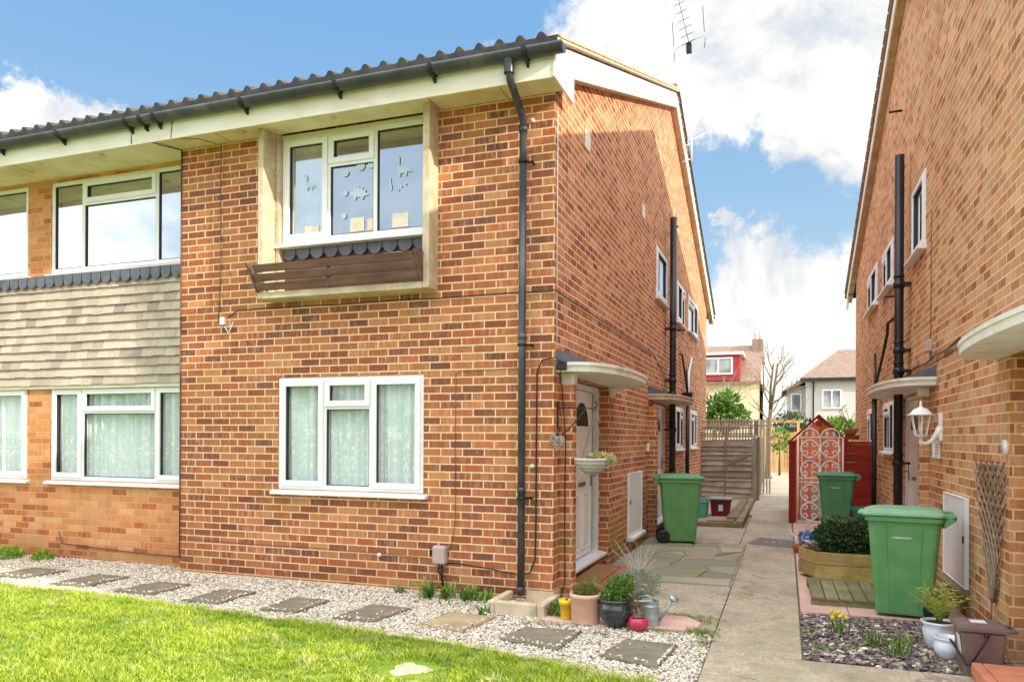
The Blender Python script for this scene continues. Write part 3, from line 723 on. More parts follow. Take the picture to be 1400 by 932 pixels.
# roof: front & rear slopes with rolled tiles
def roof(name,parent,x0,x1,pts,per=.188,m='roof_tile'):
    mb=MB(); n=int(round((x1-x0)/per))*8; 
    (ya,za),(yb,zb)=pts; L=math.hypot(yb-ya,zb-za); ny,nz=-(zb-za)/L,(yb-ya)/L
    if nz<0: ny,nz=-ny,-nz
    rows=int(L/.3); verts=[]
    def hh(ph):
        ph=ph%1; return .045*max(0,math.sin(PI*ph/.5))**.8 if ph<.5 else 0
    base=[(x0+(x1-x0)*i/n, hh((x1-(x0+(x1-x0)*i/n))/per+.5)) for i in range(n+1)]
    prof=[]
    for r in range(rows):
        t0,t1=r/rows,(r+1)/rows; prof+= [(t0,.035),(t1,.012)]
    b=0
    for t,l in prof:
        for x,h in base: verts.append((x,ya+(yb-ya)*t+ny*(h+l),za+(zb-za)*t+nz*(h+l)))
    fs=[(j*(n+1)+i,j*(n+1)+i+1,(j+1)*(n+1)+i+1,(j+1)*(n+1)+i) for j in range(len(prof)-1) for i in range(n)]
    mb.add(verts,fs,0,False)
    # front butt of the bottom row
    k=len(mb.v)
    mb.add([(x,ya+ny*(h+.035),za+nz*(h+.035)) for x,h in base]+[(x,ya,za-.012) for x,h in base],[(i,i+1,n+2+i,n+1+i) for i in range(n)])
    return mb.build(name,m,parent,recalc=False)
rf=roof('roof',H,XL-.1,.165,[(RY0,RZ0),(RYr,RZr)])
rr=roof('roof',H,XL-.1,.165,[(RY1,RZ1),(RYr,RZr)])
mb=MB(); mb.tube([(XL-.1,RYr,RZr+.03),(.12,RYr,RZr+.03)],.11,10); mb.build('ridge_tiles','roof_tile',H)
# sarking underneath
mb=MB(); mb.hexa([(XL-.1,RY0+.02,RZ0-.05),(.10,RY0+.02,RZ0-.05),(.10,RYr,RZr-.06),(XL-.1,RYr,RZr-.06),(XL-.1,RY0+.02,RZ0-.02),(.10,RY0+.02,RZ0-.02),(.10,RYr,RZr-.02),(XL-.1,RYr,RZr-.02)]); 
mb.hexa([(XL-.1,RYr+.01,RZr-.06),(.10,RYr+.01,RZr-.06),(.10,RY1-.02,RZ1-.05),(XL-.1,RY1-.02,RZ1-.05),(XL-.1,RYr+.01,RZr-.02),(.10,RYr+.01,RZr-.02),(.10,RY1-.02,RZ1-.02),(XL-.1,RY1-.02,RZ1-.02)])
mb.build('roof_underlay','roof_brown',H)
# fascia, soffit
mb=MB(); mb.box(XL,.095,-.415,-.395,4.60,4.86); mb.build('fascia','cream_paint',H,.003)
mb=MB(); mb.box(XL,.0,-.395,.0,4.665,4.685); mb.box(XL,-4.275,.0,.25,4.665,4.685); mb.box(.001,.10,-.395,-.002,4.665,4.685)
for xx in (-11.2,-8.8,-7.75,-6.5,-3.6,-1.15,-.45): mb.box(xx,xx+.006,-.394,-.001,4.6635,4.6648,1)
mb.build('soffit',['soffit','gasket'],H)
for xx in (-6.15,-5.22,-4.35,-3.3,-2.22):
    mb=MB(); mb.lathe((xx,-.19,4.655),[(.0,0),(.035,0),(.04,.009)],16); mb.build('soffit_vent','cream_concrete',H)
# barge boards: boxed end plus raking boards, white
def rake(mb,x0,x1,p,q,h,m=0,top=0.0):
    (ya,za),(yb,zb)=p,q
    mb.hexa([(x0,ya,za-h),(x1,ya,za-h),(x1,yb,zb-h),(x0,yb,zb-h),(x0,ya,za-top),(x1,ya,za-top),(x1,yb,zb-top),(x0,yb,zb-top)],m)
mb=MB(); off=.05
rake(mb,.096,.118,(-.42,RZ0+.0),(RYr,RZr-off+.02),.25,0)
rake(mb,.096,.118,(RYr+.002,RZr-off+.02),(RY1-.05,RZ1-.01),.25,0)
mb.add([(.098,-.422,4.60),(.1205,-.422,4.60),(.1205,.20,4.62),(.098,.20,4.62),(.098,-.422,4.70),(.1205,-.422,4.70),(.1205,.20,4.93),(.098,.20,4.93)],[(0,3,2,1),(4,5,6,7),(0,1,5,4),(1,2,6,5),(2,3,7,6),(3,0,4,7)])
mb.build('bargeboard','white_paint',H,.003)
sl_=(RZr-off+.02-RZ0)/(RYr+.42); mb=MB(); rake(mb,.002,.095,(.3,RZ0+sl_*.72-.225),(RYr,RZr-off+.02-.225),.02); rake(mb,.002,.095,(RYr+.002,RZr-off+.02-.225),(RY1-.05,RZ1-.235),.02); mb.build('verge_soffit','cream_concrete',H)
mb=MB(); rake(mb,.02,.165,(-.5,RZ0+.02),(RYr,RZr+.02),.03); rake(mb,.02,.135,(RYr+.002,RZr+.05),(RY1,RZ1+.05),.035)
for k in range(26):
    t=k/26; y=-.42+(RYr+.42)*t; z=RZ0+(RZr-RZ0)*((y-RY0)/(RYr-RY0)); mb.hexa([(.03,y,z+.022),(.175,y,z+.022),(.175,y+.26,z+.115),(.03,y+.26,z+.115),(.03,y,z+.062),(.175,y,z+.062),(.175,y+.26,z+.127),(.03,y+.26,z+.127)])
    y=RY1-(RY1-RYr)*t; z=RZ1+(RZr-RZ1)*t; mb.hexa([(.03,y-.26,z+.13),(.14,y-.26,z+.13),(.14,y,z+.035),(.03,y,z+.035),(.03,y-.26,z+.15),(.14,y-.26,z+.15),(.14,y,z+.085),(.03,y,z+.085)])
mb.build('verge_tiles','verge',H,.004,seg=1)
# gutter (half round) with brackets
def gutter(parent,x0,x1,yc,zc,r=.062,brx=(),name='gutter',ext=0):
    mb=MB(); n=12; vs=[];m2=[]
    for x in (x0,x1):
        for rr_ in (r,r-.006):
            for k in range(n+1):
                a=PI+PI*k/n; vs.append((x,yc+rr_*math.cos(a),zc+rr_*math.sin(a)*1.05))
    N=n+1; fs=[]
    for k in range(n):
        fs.append((k,k+1,2*N+k+1,2*N+k)); fs.append((N+k+1,N+k,3*N+k,3*N+k+1))
    fs+=[(0,2*N,3*N,N),(n,N+n,3*N+n,2*N+n)]
    mb.add(vs,fs,0,True)
    for x in (x0,x1):   # stop ends
        mb.add([(x,yc+r*math.cos(PI+PI*k/n),zc+r*1.05*math.sin(PI+PI*k/n)) for k in range(n+1)],[tuple(range(n+1))])
    g=mb.build(name,'grey_plastic',parent,recalc=False)
    for i,x in enumerate(brx):
        b=MB(); w=.022
        pts=[(x,yc+(r+.005)*math.cos(PI+PI*k/10),zc+(r+.005)*1.05*math.sin(PI+PI*k/10)) for k in range(11)]
        for p,q in zip(pts,pts[1:]): b.bar(p,q,w,.006,up=(1,0,0)) if False else b.hexa([(x-w,p[1],p[2]),(x+w,p[1],p[2]),(x+w,q[1],q[2]),(x-w,q[1],q[2]),(x-w,p[1],p[2]-.007),(x+w,p[1],p[2]-.007),(x+w,q[1],q[2]-.007),(x-w,q[1],q[2]-.007)])
        b.hexa([(x-.011,yc+.0,zc-r-.01),(x+.011,yc+.0,zc-r-.01),(x+.011,yc+.055,zc-.02),(x-.011,yc+.055,zc-.02),(x-.011,yc+.02,zc-r-.035),(x+.011,yc+.02,zc-r-.035),(x+.011,yc+.056,zc-.125),(x-.011,yc+.056,zc-.125)])
        b.build('bracket','black_plastic',g)
    return g
BR=[-7.35,-6.42,-5.48,-4.52,-4.32,-4.14,-3.05,-1.98,-1.0,-.12]
gutter(H,XL,.215,-.478,4.835,.073,BR)
# gutter at rear eave end (seen end on)
gutter(H,XL,.15,RY1+.03,4.86,.06,[0.08],'rear_gutter')
# downpipe
mb=MB(); px=-.275
mb.tube([(px,-.475,4.78),(px,-.475,4.68),(px,-.45,4.62),(px,-.16,4.46),(px,-.10,4.40),(px,-.095,4.3)],.034,14)
mb.tube([(px,-.095,4.32),(px,-.095,.10)],.0345,14); 
mb.lathe((px,-.475,4.66),[(.045,0),(.045,.09),(.05,.10),(.05,.13)],16)
for z in (4.30,2.42,1.03,.13): mb.lathe((px,-.095,z),[(.035,0),(.041,.0),(.041,.05),(.035,.05)],16)
dpipe=mb.build('downpipe','grey_plastic',H)
for z in (4.02,2.36,.97):
    b=MB(); b.lathe((px,-.095,z),[(.036,0),(.043,.0),(.043,.025),(.036,.025)],16); b.box(px+.035,px+.09,-.07,-.055,z+.002,z+.022); b.box(px+.07,px+.085,-.07,0,z+.004,z+.02); b.build('pipe_clip','black_plastic',dpipe)
# lower front window
w=window(H,FRONT,*win1,[(.98,'S'),(1,'T'),(1.04,'S')],curtain='net',d=-.012,sill=.07)
# bay surround for the upper window
mb=MB(FRONT); mb.box(-3.10,-3.035,-.001,.20,2.93,4.664); mb.box(-1.235,-1.165,-.001,.20,2.93,4.664); mb.box(-3.035,-1.235,-.001,.21,2.925,2.99)
mb.box(-3.034,-2.99,-.28,-.001,2.99,4.70); mb.box(-1.29,-1.236,-.28,-.001,2.99,4.70)
mb.build('bay_surround','cream_concrete',H,.006)
uw=window(H,FRONT,-2.985,-1.295,3.53,4.63,[(.98,'S'),(1,'T'),(1.04,'F')],glass='glass_bay',curtain='room',d=-.05,sill=.02,fan_h=.30,silld=.03)
mb=MB(FRONT); q=[(-2.95+.016*i,.010*math.sin(i*1.9)) for i in range(28)]
for (a,da),(b,db) in zip(q,q[1:]): mb.add([(a,-.15+da,3.55),(b,-.15+db,3.55),(b,-.15+db,4.6),(a,-.15+da,4.6)],[(0,1,2,3)],0,True)
mb.build('curtain','net',uw)
mb=MB(FRONT); mb.box(-2.988,-1.292,-.12,-.10,2.99,3.48); mb.build('panel_board','brown_board',H)
mb=MB(FRONT); mb.box(-2.988,-1.292,-.12,-.045,4.631,4.664); mb.build('head_board','cream_paint',H)
def scallops(fr,u0,u1,ztop,h,d,step,name='scalloped_tiles'):
    mb=MB(fr); n=int(round((u1-u0)/step)); st=(u1-u0)/n
    mb.box(u0,u1,d-.012,d-.004,ztop-h*.55,ztop)
    for i in range(n):
        c=u0+(i+.5)*st; r=st*.49
        r=st*.44; poly=[(c-r,ztop-.004),(c-r,ztop-h+r)]+[(c-r*math.cos(a),ztop-h+r-r*math.sin(a)) for a in np.linspace(0,PI,9)][1:-1]+[(c+r,ztop-h+r),(c+r,ztop-.004)]
        k=len(poly); mb.add([(p[0],d-.002,p[1]) for p in poly]+[(p[0],d+.008,p[1]) for p in poly],[tuple(range(k)),tuple(range(k,2*k))]+[(j,(j+1)%k,k+(j+1)%k,k+j) for j in range(k)])
    return mb.build(name,'slate_tile',H)
scallops(FRONT,-2.985,-1.295,3.485,.125,-.06,.165)
# wooden slatted window box in front of the bay
P=thing('window_box','dark brown slatted wooden trough tilted on the ledge below the upper bay window','window box',(-2.1,-.3,2.99))
mb=MB()
for k,(z,y) in enumerate([(3.0,-.245),(3.085,-.285),(3.17,-.325)]):
    mb.hexa([(-3.06+.01*k,y,z),(-1.25,y,z+.01),(-1.25,y+.022,z+.01),(-3.06+.01*k,y+.022,z),(-3.07+.01*k,y-.035,z+.068),(-1.25,y-.03,z+.075),(-1.25,y-.008,z+.075),(-3.07+.01*k,y-.013,z+.068)])
mb.build('front_slat','brown_board',P,.003)
mb=MB()
for x,s in ((-3.09,-.03),(-1.245,.0)):
    mb.hexa([(x,-.235,2.99),(x+.022,-.235,2.99),(x+.022,-.03,2.99),(x,-.03,2.99),(x+s,-.37,3.26),(x+.022+s,-.37,3.26),(x+.022+s,-.03,3.28),(x+s,-.03,3.28)])
mb.box(-2.25,-2.22,-.25,-.22,2.993,3.22)
split_build(mb,'end_board','brown_board',P,.003)
mb=MB(); mb.hexa([(-2.95,-.30,3.22),(-1.4,-.30,3.25),(-1.4,-.26,3.25),(-2.95,-.26,3.22),(-2.95,-.30,3.235),(-1.4,-.30,3.262),(-1.4,-.26,3.262),(-2.95,-.26,3.235)]); mb.build('liner_edge','toy',P)
# left unit windows
for k,(h,lw) in enumerate(((UW[0],1),(UW[1],1),(LW[0],0),(LW[1],0))):
    a,b,c,e=h
    window(H,LEFTU,a,b,c,e,[(.52,'S' if lw==0 else 'F'),(1.28,'T'),(.62,'S' if lw==0 else 'F')],glass='glass_sky' if lw else 'glass',curtain='window_backing' if lw else 'net',d=-.012,sill=.055)
# tile hanging
def tile_hang(u0,u1,z0,z1,fr):
    mb=MB(fr); ex=.104; tw=.168; n=int((z1-z0)/ex)+1
    mb.box(u0,u1,.002,.012,z0,z1)
    for r in range(n):
        zb=z0+r*ex+.0; u=u0-(tw/2 if r%2 else 0)
        while u<u1:
            a=max(u,u0)+.0015; b=min(u+tw,u1)-.0015
            if b-a>.02:
                j=random.uniform(-.005,.004); k=random.uniform(-.003,.003)
                zt=min(zb+ex+.05,z1+.01)
                mb.hexa([(a,.050+k,zb+j),(b,.050+k,zb+j+random.uniform(-.004,.004)),(b,.066+k,zb+j),(a,.066+k,zb+j),(a,.016,zt),(b,.016,zt),(b,.028,zt),(a,.028,zt)])
            u+=tw
    return mb.build('tile_hanging','tile',H)
tile_hang(XL,-4.275,2.135,3.36,LEFTU)
scallops(LEFTU,XL,-4.275,3.47,.145,.078,.15)
mb=MB(LEFTU); mb.box(XL,-4.275,.0015,.045,2.095,2.134); mb.build('drip_board','cream_paint',H)
# doors and canopies -----------------------------------------------------
def door(parent,fr,u0,u1,d,z0,leaf,name='front_door',handle='lever',simple=False):
    zt=2.12; D=MB(fr); fw=.065
    rim_z=z0
    D.box(u0,u0+fw,d-.05,d+.012,rim_z,zt); D.box(u1-fw,u1,d-.05,d+.012,rim_z,zt); D.box(u0+fw,u1-fw,d-.05,d+.012,zt-fw,zt)
    D.hexa([(u0-.02,d-.04,z0-.05),(u1+.02,d-.04,z0-.05),(u1+.02,d+.11,z0-.05),(u0-.02,d+.11,z0-.05),(u0-.02,d-.04,z0+.01),(u1+.02,d-.04,z0+.01),(u1+.02,d+.11,z0-.022),(u0-.02,d+.11,z0-.022)])
    fo=D.build('door_frame','upvc',parent,.004)
    a,b=leaf; L_=MB(fr); L_.box(a,b,d-.045,d-.008,z0+.025,zt-fw-.008)
    w=b-a
    for (p,q,r,s) in [(a+.12*w,a+.46*w,.30,.92),(a+.54*w,b-.12*w,.30,.92),(a+.12*w,a+.46*w,1.1,1.52),(a+.54*w,b-.12*w,1.1,1.52)]:
        rim(L_,p,q,r,s,.022,d-.0079,d+.004); L_.box(p+.05,q-.05,d-.0079,d+.002,r+.05,s-.05)
    rim(L_,a+.12*w,b-.12*w,1.60,1.95,.022,d-.0079,d+.004)
    lo=L_.build(name,'upvc',parent,.003,seg=1)
    g=MB(fr)
    c=(a+b)/2; R=.30*w; n=14
    g.add([(c,d-.0045,1.66)]+[(c+R*math.cos(t),d-.0045,1.66+.26*math.sin(t)) for t in np.linspace(0,PI,n)],[(0,i+1,i+2) for i in range(n-1)]); g.build('fan_pane','room',lo)
    h=MB(fr)
    h.box(b-.075,b-.045,d-.0079,d+.006,.98,1.2); h.tube([(b-.06,d+.005,1.1),(b-.06,d+.05,1.1),(b-.17,d+.055,1.1)],.009,8); h.build('handle','chain' if handle=='lever' else 'galv',lo)
    l=MB(fr); l.box(c-.13,c+.13,d-.0079,d+.008,1.0,1.045); l.build('letterbox','chain',lo)
    return lo
door(H,SIDE,.62,2.25,-.125,.20,(1.02,2.0))
# brick infill between pier and door frame
mb=MB(SIDE); mb.box(.302,.62,-.18,-.06,-.05,2.12); mb.box(2.252,2.308,-.18,-.13,-.05,2.12); mb.box(.622,2.25,-.18,-.06,-.05,.148); mb.build('door_infill','brick_side',H)
door(H,SIDE,5.9,7.6,-.14,.12,(6.2,7.4))
mb=MB(SIDE); mb.box(5.19,5.9,-.18,-.06,-.05,2.12); mb.box(7.602,7.66,-.18,-.15,-.05,2.12); mb.box(5.902,7.6,-.18,-.08,-.05,.068); mb.build('door_infill','brick_side',H)
def canopy(parent,fr,u0,u1,depth,z,near=True,m='white_paint'):
    mb=MB(fr); n=28; pts=[(u0,0.002)]
    # flat D plan: short straight end then bulging curve
    for i in range(n+1):
        t=i/n; a=PI*t
        u=(u0+u1)/2-(u1-u0)/2*math.cos(a); pts.append((u,.03+depth*math.sin(a)**.55))
    pts.append((u1,.002))
    N=len(pts)
    for zz0,zz1,gr in ((z,z+.055,0),(z+.055,z+.085,.022)):
        q=[((p[0]-(u0+u1)/2)*(1+gr/1.4)+(u0+u1)/2,p[1]*(1+gr) if p[1]>.01 else p[1]) for p in pts]
        mb.add([(p[0],p[1],zz0) for p in q]+[(p[0],p[1],zz1-.0005) for p in q],[tuple(range(N)),tuple(range(N,2*N))]+[(i,(i+1)%N,N+(i+1)%N,N+i) for i in range(N)])
    c=mb.build('door_canopy',m,parent)
    mb=MB(fr); mb.hexa([(u0,.003,z+.086),(u1,.003,z+.086),(u1-.5,depth*.62,z+.088),(u0+.35,depth*.62,z+.088),(u0,.003,z+.21),(u1,.003,z+.12),(u1-.5,depth*.6,z+.092),(u0+.35,depth*.6,z+.092)]); mb.build('lead_flashing','lead',c)
    return c
c1=canopy(H,SIDE,.06,2.62,.50,2.135)
mb=MB(); mb.box(.003,.13,.215,.335,2.022,2.134); mb.box(-.08,.05,2.312,2.45,2.03,2.134); split_build(mb,'canopy_corbel','white_paint',c1,.01)
c2=canopy(H,SIDE,5.0,7.6,.46,2.125,m='cream_concrete')
# step
mb=MB(); mb.box(.004,.40,.42,1.70,-.02,.13); st=mb.build('door_step','red_step',H,.012)
mb=MB(); mb.box(.03,.30,.55,1.55,.1305,.146); o=mb.build('door_mat','mat_coir',bevel=.004,org=Vector((.16,1.05,.13))); tag(o,'brown coir doormat on the red step at the white front door','doormat')
# side windows
for i,h in enumerate(sw):
    window(H,SIDE,*h,[(1,'S'),(.6,'T')] if i in(1,3) else ([(1,'S')] if i==0 else [(1,'T'),(.8,'S')]),glass='glass_sky',curtain='window_backing' if i<3 else 'net',d=.008,sill=.07)
# meter cupboards
def cupboard(parent,fr,u0,u1,z0,z1,sillm):
    mb=MB(fr); mb.box(u0,u1,.002,.028,z0,z1); rim(mb,u0-.012,u1+.012,z0-.012,z1+.012,.011,.002,.036)
    mb.box(u0+.06,u0+.075,.0285,.04,(z0+z1)/2,(z0+z1)/2+.06,1)
    c=mb.build('meter_cupboard_door',['upvc','gasket'],parent,.003)
    s=MB(fr); s.hexa([(u0-.04,.002,z0-.075),(u1+.04,.002,z0-.075),(u1+.04,.09,z0-.075),(u0-.04,.09,z0-.075),(u0-.04,.002,z0-.013),(u1+.04,.002,z0-.013),(u1+.04,.09,z0-.035),(u0-.04,.09,z0-.035)]); s.build('cupboard_sill',sillm,c,.003)
cupboard(H,SIDE,3.42,4.35,.24,1.05,'white_paint')
# air bricks / vents
for (u,z) in ((4.4,4.75),(1.05,4.55)):
    mb=MB(SIDE); mb.box(u,u+.22,.002,.012,z,z+.20); mb.build('vent_cover','cream_paint',H,.003)
mb=MB(SIDE); mb.box(4.9,4.98,.002,.035,1.33,1.46); mb.build('bell_box','upvc',H,.004)
# soil stack and hopper pipe on the side
def stack(parent,fr,u,d,z0,z1,r=.055,cl=(),name='soil_pipe'):
    mb=MB(fr); mb.tube([(u,d,z0),(u,d,z1)],r,14)
    for z in cl: mb.tube([(u,d,z),(u,d,z+.07)],r*1.25,14); mb.tube([(u,d,z+.13),(u,d,z+.15)],r*1.2,14); mb.box(u-.09,u+.09,.002,d-.03,z+.02,z+.05)
    return mb.build(name,'black_plastic',parent)
stack(H,SIDE,6.75,.13,0,5.36,.056,(3.4,2.5,2.27,1.65,.9))
mb=MB(SIDE); hu=9.15
mb.tube([(hu,.10,0),(hu,.10,2.26)],.04,12); mb.add([(hu-.07,.03,2.28),(hu+.07,.03,2.28),(hu+.07,.17,2.28),(hu-.07,.17,2.28),(hu-.12,.01,2.46),(hu+.12,.01,2.46),(hu+.12,.21,2.46),(hu-.12,.21,2.46)],[(0,3,2,1),(0,1,5,4),(1,2,6,5),(2,3,7,6),(3,0,4,7)])
mb.tube([(hu,.10,2.42),(hu-.28,.06,2.95),(hu-.5,.05,3.18),(hu-.52,.0,3.2)],.02,8); mb.tube([(hu,.10,2.42),(hu+.25,.05,2.95)],.02,8); mb.build('hopper_pipe','black_plastic',H)
mb=MB(SIDE); mb.tube([(hu,.12,2.42),(hu+.5,.06,2.9),(hu+1.3,.03,3.3)],.021,8); mb.build('waste_pipe','upvc',H)
for (u,z) in ((7.3,5.35),(8.3,3.62)):
    mb=MB(SIDE); mb.tube([(u,0,z),(u,.14,z)],.017,8); mb.build('overflow_pipe','black_plastic',H)
# cables pinned to the walls
def cable(parent,pts,r=.006,m='black_plastic',name='cable'):
    mb=MB(); mb.tube(pts,r,6); return mb.build(name,m,parent)
cb=[( -4.22+.0*i,0,0) for i in range(1)]
pts=[(-3.62,-.01,2.80),(-3.5,-.014,2.86),(-3.1,-.01,2.87)]+[(-3.0+.37*i,-.012,2.862+.006*math.sin(i*2.1)) for i in range(9)]+[(.012,-.014,2.87),(.014,.05,2.868)]+[(.012,.5+.62*i,2.86+.008*math.sin(i*1.7)) for i in range(9)]+[(.012,6.5,2.62),(.012,7.6,2.5)]
cable(H,pts,.0055)
cable(H,[(-4.262,-.01,4.66),(-4.262,-.012,3.2),(-4.262,-.012,1.6),(-4.262,-.012,.20),(-4.30,.236,.16),(-5.0,.236,.165),(-5.9,.236,.20),(-6.3,.235,.22),(-6.35,.235,.36)],.007,'brown_board')
cable(H,[(-4.55,-.40,4.86),(-4.55,-.42,4.62),(-4.4,-.3,4.655),(-4.265,-.02,4.655)],.006)
cable(H,[(-4.0,-.42,4.80),(-4.02,-.42,4.61),(-3.85,-.2,4.655),(-3.72,-.02,4.64),(-3.73,-.012,4.2),(-3.72,-.012,3.4),(-3.75,-.012,2.75)],.0045,'brown_board')
cable(H,[(-.97,-.006,2.13),(-.972,-.006,1.4),(-.965,-.006,.75),(-1.0,-.010,.52),(-1.05,-.012,.38)],.0028,'brown_board')
cable(H,[(-.97,-.008,2.13),(-.93,-.008,2.16),(-.35,-.008,2.17),(.0,-.02,2.19)],.0025,'brown_board')
cable(H,[(.10,-.06,2.20),(.03,-.05,2.25),(-.10,-.03,2.24),(-.155,-.02,2.13),(-.16,-.016,1.5),(-.16,-.016,.8),(-.165,-.02,.42),(-.21,-.03,.30),(-.3,-.03,.27),(-.62,-.02,.31),(-.95,-.02,.34),(-1.07,-.02,.33)],.0065)
cable(H,[(.10,-.04,2.19),(.06,-.03,2.10),(.03,.16,2.0),(.055,.205,1.5),(.05,.20,.9),(.055,.205,.2),(.03,.16,.05)],.0045)
cable(H,[(.006,.06,4.55),(.006,.055,3.6),(.007,.06,2.4)],.0045,'upvc')
mb=MB(); mb.box(.03,.12,-.05,.02,2.14,2.22); mb.build('junction_box','black_plastic',H,.01)
cable(H,[(-4.2,-.008,.42),(-3.4,-.009,.395),(-2.6,-.009,.40),(-1.9,-.009,.385),(-1.25,-.009,.37)],.003,'brown_board')
# pink grey cover box low on the wall
mb=MB(FRONT); mb.box(-1.175,-1.04,.002,.09,.325,.50); b=mb.build('utility_box','meter',H,.022,seg=4)
mb=MB(FRONT); mb.box(-1.215,-1.177,.002,.05,.40,.455); mb.tube([(-1.09,.04,.325),(-1.09,.04,.22),(-1.075,.03,.08)],.011,6); mb.tube([(-1.12,.04,.325),(-1.125,.04,.25),(-1.08,.03,.20)],.008,6); mb.build('cable_inlet','black_plastic',b)
# small bits on wall
mb=MB(FRONT)
for (x,z) in ((-1.78,.37),(-.20,1.27),(-.215,4.43)): mb.lathe((x,.012,z),[(.0,-.02),(.02,-.015),(.024,0),(.018,.016),(0,.02)],10)
split_build(mb,'wall_plug','cream_paint',H)
mb=MB(FRONT); mb.box(-3.72,-3.66,.002,.03,2.72,2.80); mb.tube([(-3.66,.02,2.70),(-3.6,.03,2.62),(-3.55,.02,2.74)],.006,6); mb.build('cable_clip_box','upvc',H)
# drain surround at the downpipe
D=thing('drain_surround','rough concrete surround around the foot of the grey downpipe','drain',(-.06,-.3,0))
mb=MB(); x0,x1,y0,y1=-.44,.08,-.52,-.015
for q in [(x0,x0+.07,y0,y1),(x1-.07,x1,y0,y1),(x0+.07,x1-.07,y0,y0+.08)]: mb.box(*q,-.01,.125)
mb.box(x0+.07,x1-.07,y0+.08,y1,-.01,.03); mb.build('surround','cream_concrete',D,.014)
# wheel of stickers on upper window (flat shapes on the inside of the glass)
def dino(parent,polys):
    mb=MB(FRONT)
    for cx,cz,pl in polys:
        mb.add([(cx+x,-.068,cz+z) for x,z in pl],[tuple(range(len(pl)))])
    split_build(mb,'window_sticker','sticker',parent)
def circ(cx,cz,r,e=1.0,n=10): return (cx,cz,[(r*math.cos(2*PI*k/n),e*r*math.sin(2*PI*k/n)) for k in range(n)])
neck=lambda s:[(x*s,z*s) for x,z in [(-.09,.12),(-.05,.13),(-.035,.10),(-.04,.03),(.0,.02),(.05,.0),(.10,-.05),(.045,-.04),(.04,-.08),(.02,-.08),(.015,-.05),(-.025,-.05),(-.03,-.08),(-.05,-.08),(-.06,-.02),(-.065,.08)]]
spik=lambda s:[(x*s,z*s) for x,z in [(-.14,-.01),(-.10,.03),(-.07,.03),(-.06,.07),(-.03,.05),(-.01,.10),(.02,.055),(.05,.08),(.06,.03),(.10,.04),(.09,0),(.14,-.03),(.07,-.04),(.06,-.075),(.03,-.075),(.03,-.045),(-.03,-.04),(-.04,-.075),(-.07,-.07),(-.07,-.035)]]
def wave(mb): pass
mb=MB(FRONT)
for q in [(-1.58,4.18,neck(1.0)),(-2.66,4.14,neck(.8)),(-2.08,3.98,spik(.85)),circ(-2.24,4.20,.045,.8),circ(-2.06,4.25,.05,.9),circ(-1.94,4.25,.04,.8),circ(-2.24,4.0,.035,.9),circ(-2.25,3.77,.03),(-1.72,4.03,[(-.02,.06),(.0,.07),(.02,-.05),(.0,-.06)]),circ(-1.60,4.0,.012),circ(-1.55,4.02,.012),circ(-1.63,3.97,.010)]:
    mb.add([(q[0]+x,-.064,q[1]+z) for x,z in q[2]],[tuple(range(len(q[2])))])
split_build(mb,'window_sticker','sticker',uw)
mb=MB(FRONT)
for (a,b,z) in ((-2.72,-2.55,3.70),(-2.18,-2.02,3.74),(-1.98,-1.86,3.72),(-1.70,-1.52,3.74)): mb.box(a,b,-.074,-.068,3.60,z)
split_build(mb,'sill_ornament','toy',uw)

# aerials
A=thing('television_aerial','thin television aerial high on a slim mast above the roof gable','aerial',(.30,7.3,6.3))
mb=MB(); mb.tube([(.3,7.3,6.5),(.3,7.3,8.55)],.0055,6); mb.build('mast','upvc',A)
mb=MB(); a=Vector((.33,7.2,8.55)); b=Vector((.12,6.7,9.45)); mb.tube([a,b],.005,6)
d=(b-a); s=Vector((.9,-.35,.1)).normalized()
for k in range(9):
    p=a+d*(.04+.11*k**1.06); l=.13-.006*k; mb.tube([p-s*l,p+s*l],.005,5)
for sg in (-1,1):
    p=a+d*.03+s*.30*sg; mb.tube([p+Vector((0,0,-.22)),p+Vector((0.02,0,-.05))],.006,5); mb.tube([p+Vector((0,0,.06)),p+Vector((-.02,-.1,.46))],.006,5); mb.tube([a+d*.03,p],.003,4)
mb.build('reflector','dark_iron',A)
mb=MB(); mb.box(.27,.36,7.22,7.34,8.45,8.6); mb.build('clamp','black_plastic',A)
A2=thing('aerial_bracket','small pale aerial bracket fixed to the bargeboard below the roof peak','bracket',(.12,7.9,7.0))
mb=MB(); mb.tube([(.12,7.9,7.0),(.32,7.9,7.05)],.012,6); mb.tube([(.30,7.9,6.7),(.30,7.9,7.35)],.014,6); mb.tube([(.30,7.7,7.02),(.62,8.4,7.45)],.01,6); mb.tube([(.12,7.9,6.72),(.30,7.9,6.76)],.01,6); mb.build('bracket_tubes','white_iron',A2)

